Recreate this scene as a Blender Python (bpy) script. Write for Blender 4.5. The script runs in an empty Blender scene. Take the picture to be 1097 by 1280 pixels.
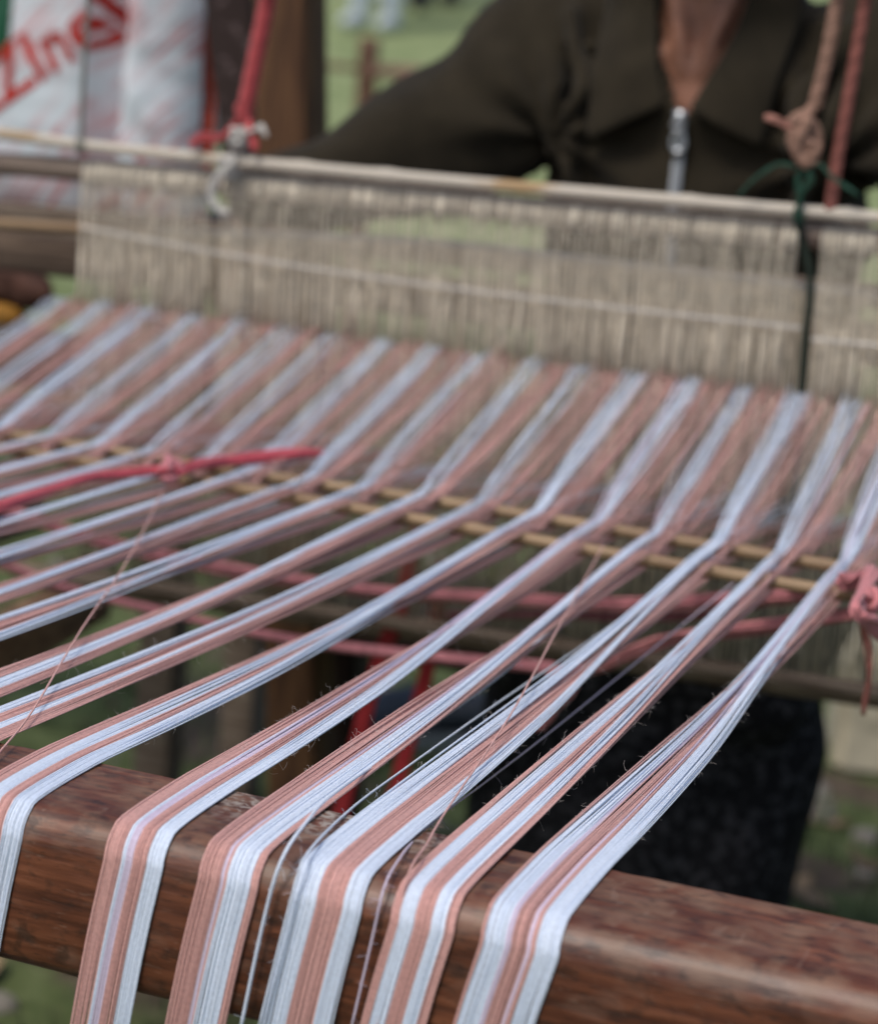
import bpy, bmesh, math, random
import numpy as np
from mathutils import Vector, Matrix, noise
from mathutils.bvhtree import BVHTree

random.seed(7); RNG = np.random.default_rng(7)
SC = bpy.context.scene
COL = SC.collection

# ------------------------------------------------------------------ camera
CP = np.array([0.52102, -0.91086, 0.39209]); YAW, PITCH, ROLL, FPX = 0.3463, 0.21808, 0.07911, 2823.9
_f = np.array([-math.sin(YAW)*math.cos(PITCH), math.cos(YAW)*math.cos(PITCH), -math.sin(PITCH)])
_r = np.array([math.cos(YAW), math.sin(YAW), 0.0]); _u = np.cross(_r, _f)
CR = math.cos(ROLL)*_r + math.sin(ROLL)*_u
CU = -math.sin(ROLL)*_r + math.cos(ROLL)*_u
CF = _f
cam = bpy.data.cameras.new('camera'); camo = bpy.data.objects.new('camera', cam); COL.objects.link(camo)
M = Matrix.Identity(4)
for i in range(3):
    M[i][0], M[i][1], M[i][2], M[i][3] = CR[i], CU[i], -CF[i], CP[i]
camo.matrix_world = M
cam.sensor_fit = 'VERTICAL'; cam.sensor_height = 36.0; cam.lens = FPX/1280*36.0
cam.clip_start = 0.02; cam.clip_end = 500
cam.dof.use_dof = True; cam.dof.focus_distance = 1.20; cam.dof.aperture_fstop = 5.8
SC.camera = camo

# ------------------------------------------------------------------ world, sun, exposure
SUN_EL, SUN_AZ = math.radians(58), math.radians(200)     # azimuth clockwise from +Y
w = bpy.data.worlds.new('World'); SC.world = w; w.use_nodes = True
nt = w.node_tree; nt.nodes.clear()
sky = nt.nodes.new('ShaderNodeTexSky'); sky.sky_type = 'NISHITA'; sky.sun_disc = False
sky.sun_elevation = SUN_EL; sky.sun_rotation = SUN_AZ; sky.dust_density = 3.0; sky.air_density = 1.0; sky.ozone_density = 1.0
bg = nt.nodes.new('ShaderNodeBackground'); bg.inputs['Strength'].default_value = 0.10
wo = nt.nodes.new('ShaderNodeOutputWorld')
nt.links.new(sky.outputs[0], bg.inputs[0]); nt.links.new(bg.outputs[0], wo.inputs[0])
sd = bpy.data.lights.new('sun', 'SUN'); sd.energy = 1.5; sd.angle = math.radians(16); sd.color = (1, 0.955, 0.89)
so = bpy.data.objects.new('sun', sd); COL.objects.link(so)
dirv = Vector((math.sin(SUN_AZ)*math.cos(SUN_EL), math.cos(SUN_AZ)*math.cos(SUN_EL), math.sin(SUN_EL)))
so.rotation_euler = (-dirv).to_track_quat('-Z', 'Y').to_euler(); so.location = dirv*5
SC.view_settings.view_transform = 'Standard'; SC.view_settings.look = 'None'
SC.view_settings.gamma = 1.0; SC.view_settings.use_curve_mapping = False
SC.view_settings.exposure = 0.38
SC.render.engine = 'CYCLES'

# ------------------------------------------------------------------ helpers
def at(x, y, Y=None, Z=None):
    """point of the plane Y=const or Z=const seen at photograph pixel x, y"""
    d = CF + CR*(x-548.5)/FPX - CU*(y-640)/FPX
    t = (Y-CP[1])/d[1] if Y is not None else (Z-CP[2])/d[2]
    return CP + t*d

def link(o, parent=None):
    COL.objects.link(o)
    if parent is not None: o.parent = parent
    return o

def tag(o, label=None, cat=None, group=None, kind=None):
    if label: o['label'] = label
    if cat: o['category'] = cat
    if group: o['group'] = group
    if kind: o['kind'] = kind
    return o

def empty(name, loc=(0, 0, 0)):
    o = bpy.data.objects.new(name, None); o.location = loc; o.empty_display_size = 0.05
    return link(o)

class MB:
    """collects vertices and faces in world coordinates; build() links ONE object"""
    def __init__(s): s.v = []; s.f = []; s.uv = []; s.rnd = []
    def add(s, V, F, rnd=None):
        n = len(s.v); s.v.extend([tuple(map(float, q)) for q in V]); s.f.extend([tuple(i+n for i in q) for q in F])
        r = random.random() if rnd is None else rnd
        s.rnd.extend([r]*len(V)); return s
    def tube(s, P, r, sides=6, caps=True, rnd=None, flat=1.0, up=None):
        V, F = tube(P, r, sides, caps, flat, up); return s.add(V, F, rnd)
    def box(s, c, size, ax=None, rnd=None):
        c = np.array(c, float); h = np.array(size, float)/2
        A = np.eye(3) if ax is None else np.array(ax, float)
        V = [c + A[0]*h[0]*i + A[1]*h[1]*j + A[2]*h[2]*k for k in (-1, 1) for j in (-1, 1) for i in (-1, 1)]
        F = [(0,2,3,1), (4,5,7,6), (0,1,5,4), (2,6,7,3), (0,4,6,2), (1,3,7,5)]
        return s.add(V, F, rnd)
    def build(s, name, mat, parent=None, smooth=True, origin=None):
        me = bpy.data.meshes.new(name)
        V = np.array(s.v)
        off = np.zeros(3)
        if parent is not None: off = np.array(parent_loc(parent))
        elif origin is not None: off = np.array(origin, float)
        me.from_pydata((V-off).tolist(), [], s.f)
        a = me.attributes.new('rnd', 'FLOAT', 'POINT'); a.data.foreach_set('value', np.array(s.rnd, dtype=np.float32))
        if smooth: me.polygons.foreach_set('use_smooth', [True]*len(me.polygons))
        me.materials.append(mat); me.update()
        o = bpy.data.objects.new(name, me)
        link(o, parent)
        if parent is None: o.location = off
        return o

def parent_loc(p):
    l = Vector((0, 0, 0))
    while p is not None:
        l += p.location; p = p.parent
    return l

def tube(P, r, sides=6, caps=True, flat=1.0, up=None):
    P = np.asarray(P, float); n = len(P)
    R_ = np.broadcast_to(np.asarray(r, float), (n,))
    T = np.gradient(P, axis=0); T /= np.linalg.norm(T, axis=1)[:, None] + 1e-12
    a = np.array([0, 0, 1.0]) if up is None else np.array(up, float)
    if abs(T[0] @ a) > 0.9 and up is None: a = np.array([1.0, 0, 0])
    N = np.zeros((n, 3)); v = a - T[0]*(a @ T[0]); v /= np.linalg.norm(v); N[0] = v
    for i in range(1, n):
        v = N[i-1] - T[i]*(N[i-1] @ T[i]); l = np.linalg.norm(v); N[i] = v/l if l > 1e-9 else N[i-1]
    B = np.cross(T, N)
    th = np.arange(sides)*2*math.pi/sides
    V = (P[:, None, :] + R_[:, None, None]*(flat*np.cos(th)[None, :, None]*N[:, None, :] + np.sin(th)[None, :, None]*B[:, None, :])).reshape(-1, 3)
    F = []
    for i in range(n-1):
        for j in range(sides):
            k = (j+1) % sides
            F.append((i*sides+j, i*sides+k, (i+1)*sides+k, (i+1)*sides+j))
    if caps:
        F.append(tuple(range(sides-1, -1, -1))); F.append(tuple((n-1)*sides+j for j in range(sides)))
    return V, F

def spline(pts, n):
    """Catmull-Rom through pts, n samples"""
    P = np.asarray(pts, float); P = np.vstack([2*P[0]-P[1], P, 2*P[-1]-P[-2]])
    m = len(P)-3; out = []
    for t in np.linspace(0, m, n):
        i = min(int(t), m-1); u = t-i; a, b, c, d = P[i:i+4]
        out.append(0.5*((2*b)+(c-a)*u+(2*a-5*b+4*c-d)*u*u+(3*b-3*c+d-a)*u**3))
    return np.array(out)

def twisted(mb, path, r, strands=3, turns_per_m=60, sides=6):
    """a laid cord: strands wound round the path"""
    P = np.asarray(path, float); seg = np.r_[0, np.cumsum(np.linalg.norm(np.diff(P, axis=0), axis=1))]
    n = max(24, int(seg[-1]*turns_per_m*8)); s = np.linspace(0, seg[-1], n)
    Q = np.stack([np.interp(s, seg, P[:, i]) for i in range(3)], 1)
    T = np.gradient(Q, axis=0); T /= np.linalg.norm(T, axis=1)[:, None]
    a = np.array([0.3, 1, 0.2]); N = a[None]-T*(T@a)[:, None]; N /= np.linalg.norm(N, axis=1)[:, None]; B = np.cross(T, N)
    for k in range(strands):
        ph = s*turns_per_m*2*math.pi + k*2*math.pi/strands
        mb.tube(Q + r*0.55*(np.cos(ph)[:, None]*N+np.sin(ph)[:, None]*B), r*0.56, sides)

# ------------------------------------------------------------------ materials
def mat(name, col, rough=0.8, var=0.0, noise_scale=60, noise_amt=0.0, bump=0.0, bump_scale=300, spec=0.3, sheen=0.0, col2=None, stretch=(1, 1, 1), detail=6, ramp=(0.35, 0.65), metallic=0, sss=0):
    m = bpy.data.materials.new(name); m.use_nodes = True; t = m.node_tree; b = t.nodes['Principled BSDF']
    b.inputs['Roughness'].default_value = rough; b.inputs['Specular IOR Level'].default_value = spec
    b.inputs['Metallic'].default_value = metallic
    if sheen: b.inputs['Sheen Weight'].default_value = sheen
    if sss: b.inputs['Subsurface Weight'].default_value = sss; b.inputs['Subsurface Radius'].default_value = (.02, .008, .004); b.inputs['Subsurface Scale'].default_value = 0.3
    N = t.nodes.new; Lk = t.links.new
    tc = N('ShaderNodeTexCoord'); mp = N('ShaderNodeMapping'); mp.inputs['Scale'].default_value = stretch
    Lk(tc.outputs['Object'], mp.inputs[0])
    nz = N('ShaderNodeTexNoise'); nz.inputs['Scale'].default_value = noise_scale; nz.inputs['Detail'].default_value = detail
    Lk(mp.outputs[0], nz.inputs['Vector'])
    rp = N('ShaderNodeValToRGB'); rp.color_ramp.elements[0].position, rp.color_ramp.elements[1].position = ramp
    c2 = col2 if col2 else tuple(c*(1-noise_amt) for c in col)
    rp.color_ramp.elements[0].color = (*c2, 1); rp.color_ramp.elements[1].color = (*col, 1)
    Lk(nz.outputs['Fac'], rp.inputs[0]); out = rp.outputs[0]
    if var:
        at_ = N('ShaderNodeAttribute'); at_.attribute_name = 'rnd'
        mr = N('ShaderNodeMapRange'); mr.inputs['To Min'].default_value = 1-var; mr.inputs['To Max'].default_value = 1+var*0.5
        Lk(at_.outputs['Fac'], mr.inputs[0])
        mx = N('ShaderNodeMix'); mx.data_type = 'RGBA'; mx.blend_type = 'MULTIPLY'; mx.inputs[0].default_value = 1
        Lk(out, mx.inputs[6]); Lk(mr.outputs[0], mx.inputs[7]); out = mx.outputs[2]
    Lk(out, b.inputs['Base Color'])
    if bump:
        n2 = N('ShaderNodeTexNoise'); n2.inputs['Scale'].default_value = bump_scale; n2.inputs['Detail'].default_value = 4
        Lk(mp.outputs[0], n2.inputs['Vector'])
        bp = N('ShaderNodeBump'); bp.inputs['Strength'].default_value = bump; bp.inputs['Distance'].default_value = 0.002
        Lk(n2.outputs['Fac'], bp.inputs['Height']); Lk(bp.outputs[0], b.inputs['Normal'])
    return m

M_WHITE = mat('white_yarn', (0.75, 0.835, 0.97), 0.75, var=0.07, noise_scale=500, noise_amt=0.12, bump=0.35, bump_scale=1600, sheen=0.15, spec=0.25)
M_PINK = mat('pink_yarn', (0.69, 0.385, 0.345), 0.75, var=0.12, noise_scale=500, noise_amt=0.18, bump=0.35, bump_scale=1600, sheen=0.15, spec=0.25)
M_LILAC = mat('lilac_yarn', (0.72, 0.62, 0.76), 0.75, var=0.15, noise_scale=500, noise_amt=0.12, bump=0.35, bump_scale=1600, sheen=0.15)
M_FUZZ = mat('yarn_fuzz', (0.80, 0.72, 0.68), 0.9)
M_HEDDLE = mat('heddle_string', (0.84, 0.755, 0.615), 0.85, var=0.14, noise_scale=90, noise_amt=0.25, bump=0.3, bump_scale=1200)
M_CORDW = mat('cotton_cord', (0.70, 0.67, 0.62), 0.85, var=0.2, noise_scale=200, noise_amt=0.25, bump=0.5, bump_scale=900)
M_RED = mat('red_cord', (0.56, 0.085, 0.09), 0.75, var=0.25, noise_scale=250, noise_amt=0.3, bump=0.5, bump_scale=900, sheen=0.2)
M_STRAP = mat('red_strap', (0.42, 0.03, 0.035), 0.7, var=0.2, noise_scale=120, noise_amt=0.3, bump=0.4, bump_scale=800)
M_PCORD = mat('pink_cord', (0.66, 0.26, 0.29), 0.8, var=0.25, noise_scale=150, noise_amt=0.3, bump=0.5, bump_scale=900)
M_TAN = mat('tan_cord', (0.40, 0.235, 0.17), 0.85, var=0.25, noise_scale=150, noise_amt=0.3, bump=0.5, bump_scale=900)
M_ROSE = mat('rose_cord', (0.34, 0.125, 0.10), 0.85, var=0.25, noise_scale=150, noise_amt=0.3, bump=0.5, bump_scale=900)
M_GREEN = mat('green_string', (0.025, 0.085, 0.055), 0.7, var=0.2, noise_scale=150, noise_amt=0.3)
M_BAMBOO = mat('bamboo', (0.345, 0.235, 0.135), 0.5, noise_scale=14, col2=(0.20, 0.125, 0.07), stretch=(1, 8, 8), bump=0.15, bump_scale=200)
M_ROD = mat('pale_rod', (0.53, 0.475, 0.395), 0.6, noise_scale=9, col2=(0.40, 0.27, 0.14), stretch=(1, 3, 3), ramp=(0.36, 0.44), bump=0.15)
M_OLDWOOD = mat('weathered_wood', (0.22, 0.175, 0.135), 0.85, noise_scale=14, col2=(0.09, 0.062, 0.045), stretch=(1, 14, 14), bump=0.5, bump_scale=60)
M_POST = mat('brown_post_wood', (0.16, 0.078, 0.034), 0.7, noise_scale=10, col2=(0.06, 0.027, 0.013), stretch=(9, 9, 0.7), bump=0.4, bump_scale=60)
M_DARKWOOD = mat('dark_wood', (0.045, 0.022, 0.015), 0.7, noise_scale=10, col2=(0.018, 0.009, 0.006), stretch=(8, 8, 0.8), bump=0.3)

def beam_material():
    m = bpy.data.materials.new('varnished_beam_wood'); m.use_nodes = True; t = m.node_tree; b = t.nodes['Principled BSDF']
    N = t.nodes.new; Lk = t.links.new
    tc = N('ShaderNodeTexCoord'); geo = N('ShaderNodeNewGeometry')
    def mapped(sc):
        mp = N('ShaderNodeMapping'); mp.inputs['Scale'].default_value = sc; Lk(tc.outputs['Object'], mp.inputs[0]); return mp.outputs[0]
    def nz(vec, s, d=6, dist=0.0):
        n = N('ShaderNodeTexNoise'); n.inputs['Scale'].default_value = s; n.inputs['Detail'].default_value = d; n.inputs['Distortion'].default_value = dist
        Lk(vec, n.inputs['Vector']); return n.outputs['Fac']
    def ramp(fac, stops):
        r = N('ShaderNodeValToRGB'); e = r.color_ramp.elements
        while len(e) < len(stops): e.new(0.5)
        for q, (p_, c) in zip(e, stops): q.position = p_; q.color = (*c, 1) if len(c) == 3 else c
        Lk(fac, r.inputs[0]); return r.outputs[0]
    def mix(fac, a, b_, mode='MIX'):
        x = N('ShaderNodeMix'); x.data_type = 'RGBA'; x.blend_type = mode
        if isinstance(fac, float): x.inputs[0].default_value = fac
        else: Lk(fac, x.inputs[0])
        for s_, v in ((6, a), (7, b_)):
            if isinstance(v, tuple): x.inputs[s_].default_value = (*v, 1)
            else: Lk(v, x.inputs[s_])
        return x.outputs[2]
    grain = nz(mapped((5.0, 75, 75)), 3.0, 12, 0.4)
    base = ramp(grain, [(0.26, (0.050, 0.014, 0.007)), (0.44, (0.115, 0.035, 0.016)), (0.58, (0.170, 0.055, 0.025)), (0.76, (0.25, 0.092, 0.045))])
    big = nz(mapped((1, 1.5, 1.5)), 9, 4)
    base = mix(ramp(big, [(0.38, (0, 0, 0)), (0.62, (1, 1, 1))]), mix(1.0, base, (0.62, 0.58, 0.58), 'MULTIPLY'), base)
    # fine dark pores along the grain
    pore = nz(mapped((26, 260, 260)), 4, 3)
    base = mix(ramp(pore, [(0.60, (0, 0, 0)), (0.68, (0.75, 0.75, 0.75))]), base, (0.018, 0.008, 0.006))
    # greyed, worn varnish on the upper face and along the front arris
    sep = N('ShaderNodeSeparateXYZ'); Lk(tc.outputs['Object'], sep.inputs[0])
    zr = N('ShaderNodeMapRange'); zr.inputs['From Min'].default_value = -0.022; zr.inputs['From Max'].default_value = -0.006
    Lk(sep.outputs[2], zr.inputs[0])
    wear = nz(mapped((7, 9, 9)), 7, 10, 0.3)
    wm = N('ShaderNodeMath'); wm.operation = 'MULTIPLY'; Lk(zr.outputs[0], wm.inputs[0]); Lk(ramp(wear, [(0.42, (0.0,)*3), (0.70, (0.50,)*3)]), wm.inputs[1])
    base = mix(wm.outputs[0], base, (0.28, 0.180, 0.115))
    # bleached, rubbed-off patch where the threads slide
    xg = N('ShaderNodeMath'); xg.operation = 'SUBTRACT'; xg.inputs[1].default_value = 0.125; Lk(sep.outputs[0], xg.inputs[0])
    xa = N('ShaderNodeMath'); xa.operation = 'ABSOLUTE'; Lk(xg.outputs[0], xa.inputs[0])
    xm = N('ShaderNodeMapRange'); xm.inputs['From Min'].default_value = 0.085; xm.inputs['From Max'].default_value = 0.03; Lk(xa.outputs[0], xm.inputs[0])
    pn = nz(mapped((1, 1.3, 1.3)), 210, 8, 0.4)
    ps = ramp(pn, [(0.45, (0, 0, 0)), (0.60, (0.8, 0.8, 0.8))])
    zr2 = N('ShaderNodeMapRange'); zr2.inputs['From Min'].default_value = -0.010; zr2.inputs['From Max'].default_value = -0.003; Lk(sep.outputs[2], zr2.inputs[0])
    pm = N('ShaderNodeMath'); pm.operation = 'MULTIPLY'; Lk(xm.outputs[0], pm.inputs[0]); Lk(ps, pm.inputs[1])
    yr2 = N('ShaderNodeMapRange'); yr2.inputs['From Min'].default_value = 0.030; yr2.inputs['From Max'].default_value = 0.060; Lk(sep.outputs[1], yr2.inputs[0])
    pm2 = N('ShaderNodeMath'); pm2.operation = 'MULTIPLY'; Lk(pm.outputs[0], pm2.inputs[0]); Lk(yr2.outputs[0], pm2.inputs[1])
    base = mix(pm2.outputs[0], base, (0.46, 0.42, 0.37))
    # hazy scuffs and dark blotches over the whole varnish
    hz = nz(mapped((5, 11, 11)), 6, 9, 0.4)
    base = mix(ramp(hz, [(0.54, (0, 0, 0)), (0.72, (0.40, 0.40, 0.40))]), base, (0.22, 0.128, 0.090))
    dk = nz(mapped((16, 26, 26)), 5, 9, 0.3)
    base = mix(ramp(dk, [(0.54, (0, 0, 0)), (0.68, (0.7, 0.7, 0.7))]), base, (0.028, 0.012, 0.008))
    # short scratches
    scr = nz(mapped((30, 5, 160)), 2.2, 2, 2.0)
    base = mix(ramp(scr, [(0.66, (0, 0, 0)), (0.70, (0.18, 0.18, 0.18))]), base, (0.34, 0.24, 0.18))
    Lk(base, b.inputs['Base Color'])
    rr = N('ShaderNodeMapRange'); rr.inputs['To Min'].default_value = 0.30; rr.inputs['To Max'].default_value = 0.60; Lk(wear, rr.inputs[0]); Lk(rr.outputs[0], b.inputs['Roughness'])
    b.inputs['Specular IOR Level'].default_value = 0.5; b.inputs['Coat Weight'].default_value = 0.06; b.inputs['Coat Roughness'].default_value = 0.35
    bp = N('ShaderNodeBump'); bp.inputs['Strength'].default_value = 0.35; bp.inputs['Distance'].default_value = 0.0012; Lk(grain, bp.inputs['Height'])
    bp2 = N('ShaderNodeBump'); bp2.inputs['Strength'].default_value = 0.3; bp2.inputs['Distance'].default_value = 0.0006; Lk(pore, bp2.inputs['Height']); Lk(bp.outputs[0], bp2.inputs['Normal'])
    Lk(bp2.outputs[0], b.inputs['Normal'])
    return m
M_BEAM = beam_material()

# ------------------------------------------------------------------ layout constants (metres; warp plane z = 0)
S = 0.05                     # spacing of the warp bands
LO_Y, UP_Y = 0.7135, 0.783   # the two lease sticks
HY, HZ = 1.082, 0.0806       # front heddles: plane and height of the raised shed
GZ = -0.75                   # ground under the loom

# ------------------------------------------------------------------ ground
_far = at(480, 25, Y=12)
def ground_z(x, y):
    t = max(0.0, y-2.7)
    slope = (_far[2]-GZ)/(12-2.7)
    s = GZ + slope*t*min(1, t/2.2)**0.5
    return s + 0.012*noise.noise(Vector((x*1.3, y*1.3, 0))) + (0.05*noise.noise(Vector((x*0.2, y*0.2, 3))) if y > 4 else 0)
def build_ground():
    xs = np.concatenate([np.linspace(-160, -12, 14), np.linspace(-10, 4, 100), np.linspace(6, 160, 14)])
    ys = np.concatenate([np.linspace(-160, -3, 10), np.linspace(-2, 6, 80), np.linspace(6.3, 30, 40), np.linspace(34, 200, 12)])
    V = [(x, y, ground_z(x, min(y, 60))) for y in ys for x in xs]; n = len(xs)
    F = [(j*n+i, j*n+i+1, (j+1)*n+i+1, (j+1)*n+i) for j in range(len(ys)-1) for i in range(n-1)]
    m = bpy.data.materials.new('lawn_ground'); m.use_nodes = True; t = m.node_tree; b = t.nodes['Principled BSDF']
    N = t.nodes.new; Lk = t.links.new; tc = N('ShaderNodeTexCoord')
    def nz(s, d=6):
        q = N('ShaderNodeTexNoise'); q.inputs['Scale'].default_value = s; q.inputs['Detail'].default_value = d; Lk(tc.outputs['Object'], q.inputs['Vector']); return q
    def rp(f, st):
        r = N('ShaderNodeValToRGB'); e = r.color_ramp.elements
        while len(e) < len(st): e.new(0.5)
        for q, (p_, c) in zip(e, st): q.position = p_; q.color = (*c, 1)
        Lk(f, r.inputs[0]); return r.outputs[0]
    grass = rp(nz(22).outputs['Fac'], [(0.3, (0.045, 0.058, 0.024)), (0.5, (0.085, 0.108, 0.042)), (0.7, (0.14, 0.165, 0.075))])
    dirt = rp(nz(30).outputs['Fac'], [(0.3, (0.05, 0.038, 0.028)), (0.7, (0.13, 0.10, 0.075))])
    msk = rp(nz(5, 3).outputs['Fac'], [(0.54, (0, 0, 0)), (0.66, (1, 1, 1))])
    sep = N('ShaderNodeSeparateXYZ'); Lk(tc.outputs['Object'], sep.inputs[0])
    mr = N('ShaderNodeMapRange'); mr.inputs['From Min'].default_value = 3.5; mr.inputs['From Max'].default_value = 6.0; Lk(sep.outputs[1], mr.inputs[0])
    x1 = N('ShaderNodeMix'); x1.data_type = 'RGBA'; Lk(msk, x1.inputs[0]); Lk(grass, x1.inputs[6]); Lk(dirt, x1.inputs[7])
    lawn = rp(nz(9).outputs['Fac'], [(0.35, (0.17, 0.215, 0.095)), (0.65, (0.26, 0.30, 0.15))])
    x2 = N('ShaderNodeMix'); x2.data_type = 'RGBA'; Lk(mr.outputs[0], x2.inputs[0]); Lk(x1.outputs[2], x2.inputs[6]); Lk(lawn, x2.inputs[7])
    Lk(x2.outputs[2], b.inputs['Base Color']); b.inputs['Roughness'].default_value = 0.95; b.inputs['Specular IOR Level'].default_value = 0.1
    mb = MB(); mb.add(V, F); o = mb.build('ground', m); o['kind'] = 'structure'
    # grass blades, fallen leaves and pebbles on the near ground
    M_BL = mat('grass_blade', (0.105, 0.145, 0.055), 0.7, var=0.5, noise_scale=3, noise_amt=0.35)
    M_LEAF = mat('dry_leaf', (0.24, 0.165, 0.095), 0.85, var=0.5, noise_scale=30, noise_amt=0.3)
    M_PEB = mat('pebble', (0.30, 0.27, 0.23), 0.9, var=0.5, noise_scale=40, noise_amt=0.3)
    g = MB()
    for _ in range(15000):
        x, y = random.uniform(-2.6, 1.2), random.uniform(0.3, 5.2)
        if noise.noise(Vector((x*1.7, y*1.7, 5))) < -0.12: continue
        z = ground_z(x, y)-0.004; a = random.uniform(0, 6.28); h_ = random.uniform(0.02, 0.06); b_ = random.uniform(0, 0.035); wd = random.uniform(.0016, .0035)
        dx, dy = math.cos(a), math.sin(a)
        g.add([(x-dy*wd, y+dx*wd, z), (x+dy*wd, y-dx*wd, z), (x+dx*b_*.4+dy*wd*.7, y+dy*b_*.4-dx*wd*.7, z+h_*.6), (x+dx*b_*.4-dy*wd*.7, y+dy*b_*.4+dx*wd*.7, z+h_*.6), (x+dx*b_, y+dy*b_, z+h_)], [(0, 1, 2, 3), (3, 2, 4)])
    tag(g.build('grass', M_BL), 'short green grass growing in tufts under the loom', 'grass', kind='stuff')
    lf = MB()
    for _ in range(420):
        x, y = random.uniform(-2.2, 0.9), random.uniform(0.4, 4.2); z = ground_z(x, y)+random.uniform(.004, .02)
        a = random.uniform(0, 6.28); l = random.uniform(.018, .05); wd = l*random.uniform(.3, .5); t1 = random.uniform(-.3, .3)
        e = np.array([math.cos(a), math.sin(a), t1]); q = np.array([-math.sin(a), math.cos(a), random.uniform(-.3, .3)]); c = np.array([x, y, z])
        lf.add([c-e*l, c-e*l*.3+q*wd, c+e*l*.5+q*wd*.7, c+e*l+np.array([0, 0, .006]), c+e*l*.5-q*wd*.7, c-e*l*.3-q*wd, c+np.array([0, 0, -.003])],
               [(0, 6, 1), (1, 6, 2), (2, 6, 3), (3, 6, 4), (4, 6, 5), (5, 6, 0)])
    tag(lf.build('leaves', M_LEAF), 'dry brown leaves scattered on the ground below the warp', 'leaves', kind='stuff')
    pb = MB()
    for _ in range(260):
        x, y = random.uniform(-2.2, 0.9), random.uniform(0.4, 4.2); z = ground_z(x, y); r = random.uniform(.006, .03)
        V = []; F = []
        for i in range(4):
            for j in range(7):
                ph = -0.3+i*0.55; th = j*2*math.pi/7; k = random.uniform(.8, 1.15)
                V.append((x+r*k*math.cos(ph)*math.cos(th), y+r*k*math.cos(ph)*math.sin(th), z+r*.6*math.sin(ph)))
        V.append((x, y, z+r*.62))
        F = [(i*7+j, i*7+(j+1) % 7, (i+1)*7+(j+1) % 7, (i+1)*7+j) for i in range(3) for j in range(7)] + [(21+j, 21+(j+1) % 7, 28) for j in range(7)]
        pb.add(V, F)
    tag(pb.build('gravel', M_PEB), 'small stones lying in the grass and dirt', 'stones', kind='stuff')
build_ground()

def wood_bar(name, a, b, wz, wy, m, parent, bev=0.004, up=(0, 0, 1), wob=0.0008):
    """a bevelled, slightly uneven bar from a to b"""
    a = np.array(a, float); b = np.array(b, float); T = b-a; L_ = np.linalg.norm(T); T /= L_
    u = np.array(up, float); u -= T*(u@T); u /= np.linalg.norm(u); s_ = np.cross(T, u)
    hy, hz = wy/2, wz/2; pr = []
    for cx, cz, a0 in ((1, 1, 0), (-1, 1, 90), (-1, -1, 180), (1, -1, 270)):
        for q in (0, 45, 90):
            t_ = math.radians(a0+q); pr.append((cx*(hy-bev)+bev*math.cos(t_), cz*(hz-bev)+bev*math.sin(t_)))
    n = max(4, int(L_/0.04)); V = []; k = len(pr); off = random.random()*50
    for i in range(n+1):
        c = a+T*L_*i/n
        for j, (p1, p2) in enumerate(pr):
            d = wob*noise.noise(Vector((i*0.5, j*1.7, off)))
            V.append(c+s_*(p1+d)+u*(p2+d))
    F = [(i*k+j, (i+1)*k+j, (i+1)*k+(j+1) % k, i*k+(j+1) % k) for i in range(n) for j in range(k)]
    F += [tuple(range(k)), tuple(n*k+j for j in range(k-1, -1, -1))]
    mb = MB(); mb.add(V, F); o = mb.build(name, m, parent)
    return o
def autosmooth(o, ang=40):
    me = o.data; bm = bmesh.new(); bm.from_mesh(me); bmesh.ops.recalc_face_normals(bm, faces=bm.faces)
    for e in bm.edges: e.smooth = (len(e.link_faces) == 2 and e.calc_face_angle(0) < math.radians(ang))
    bm.to_mesh(me); bm.free()

# ------------------------------------------------------------------ the loom frame
loom = tag(empty('wooden_loom', (0, 0, GZ)), 'wooden hand loom with a thick varnished brown beam across the front', 'loom')
def build_front_beam():
    # profile in (y, z): flat worn top, rounded front arris, sharp chipped back edge
    pr = [(0.0775, -0.080), (0.0775, -0.003), (0.0760, 0.0), (0.045, 0.0006), (0.022, 0.0)]
    R_ = 0.0185; cy, cz = 0.0165, -0.0187
    for d in (105, 120, 135, 150, 165, 180): pr.append((cy+R_*math.cos(math.radians(d)), cz+R_*math.sin(math.radians(d))))
    pr += [(-0.002, -0.050), (-0.0015, -0.0745), (0.001, -0.081), (0.006, -0.084), (0.040, -0.085), (0.071, -0.085)]
    n = 260; x0, x1 = -0.98, 0.80; V = []; k = len(pr)
    for i in range(n+1):
        x = x0+(x1-x0)*i/n
        for j, (y, z) in enumerate(pr):
            nn = noise.noise(Vector((x*9, j*0.8, 1)))*0.0007 + noise.noise(Vector((x*2, 0, j*.3)))*0.0006
            if 3 <= j <= 9: nn -= 0.0006*max(0, noise.noise(Vector((x*60, j*.35, 7)))-.12)*4
            if j in (1, 2): nn += min(0, noise.noise(Vector((x*38, 3, 0)))+0.15)*0.0016
            V.append((x, y+nn, z-abs(nn)*0.7 if z > -0.03 else z+nn))
    F = [(i*k+j, i*k+(j+1) % k, (i+1)*k+(j+1) % k, (i+1)*k+j) for i in range(n) for j in range(k)]
    F += [tuple(range(k-1, -1, -1)), tuple(n*k+j for j in range(k))]
    mb = MB(); mb.add(V, F); o = mb.build('front_beam', M_BEAM, loom)
    # material works in world-like coordinates: object origin at warp height
    o.location = (0, 0, -GZ); 
    me = o.data; co = np.zeros(len(me.vertices)*3); me.vertices.foreach_get('co', co); co = co.reshape(-1, 3); co[:, 2] += GZ; me.vertices.foreach_set('co', co.ravel())
    autosmooth(o, 38)
build_front_beam()
for x in (-1.02, 0.84):
    wood_bar('front_post', (x, 0.04, GZ-.01), (x, 0.04, 0.12), 0.075, 0.075, M_POST, loom, up=(0, 1, 0))
    wood_bar('side_rail', (x, 0.08, -0.30), (x, 1.72, -0.30), 0.08, 0.05, M_OLDWOOD, loom)
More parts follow.
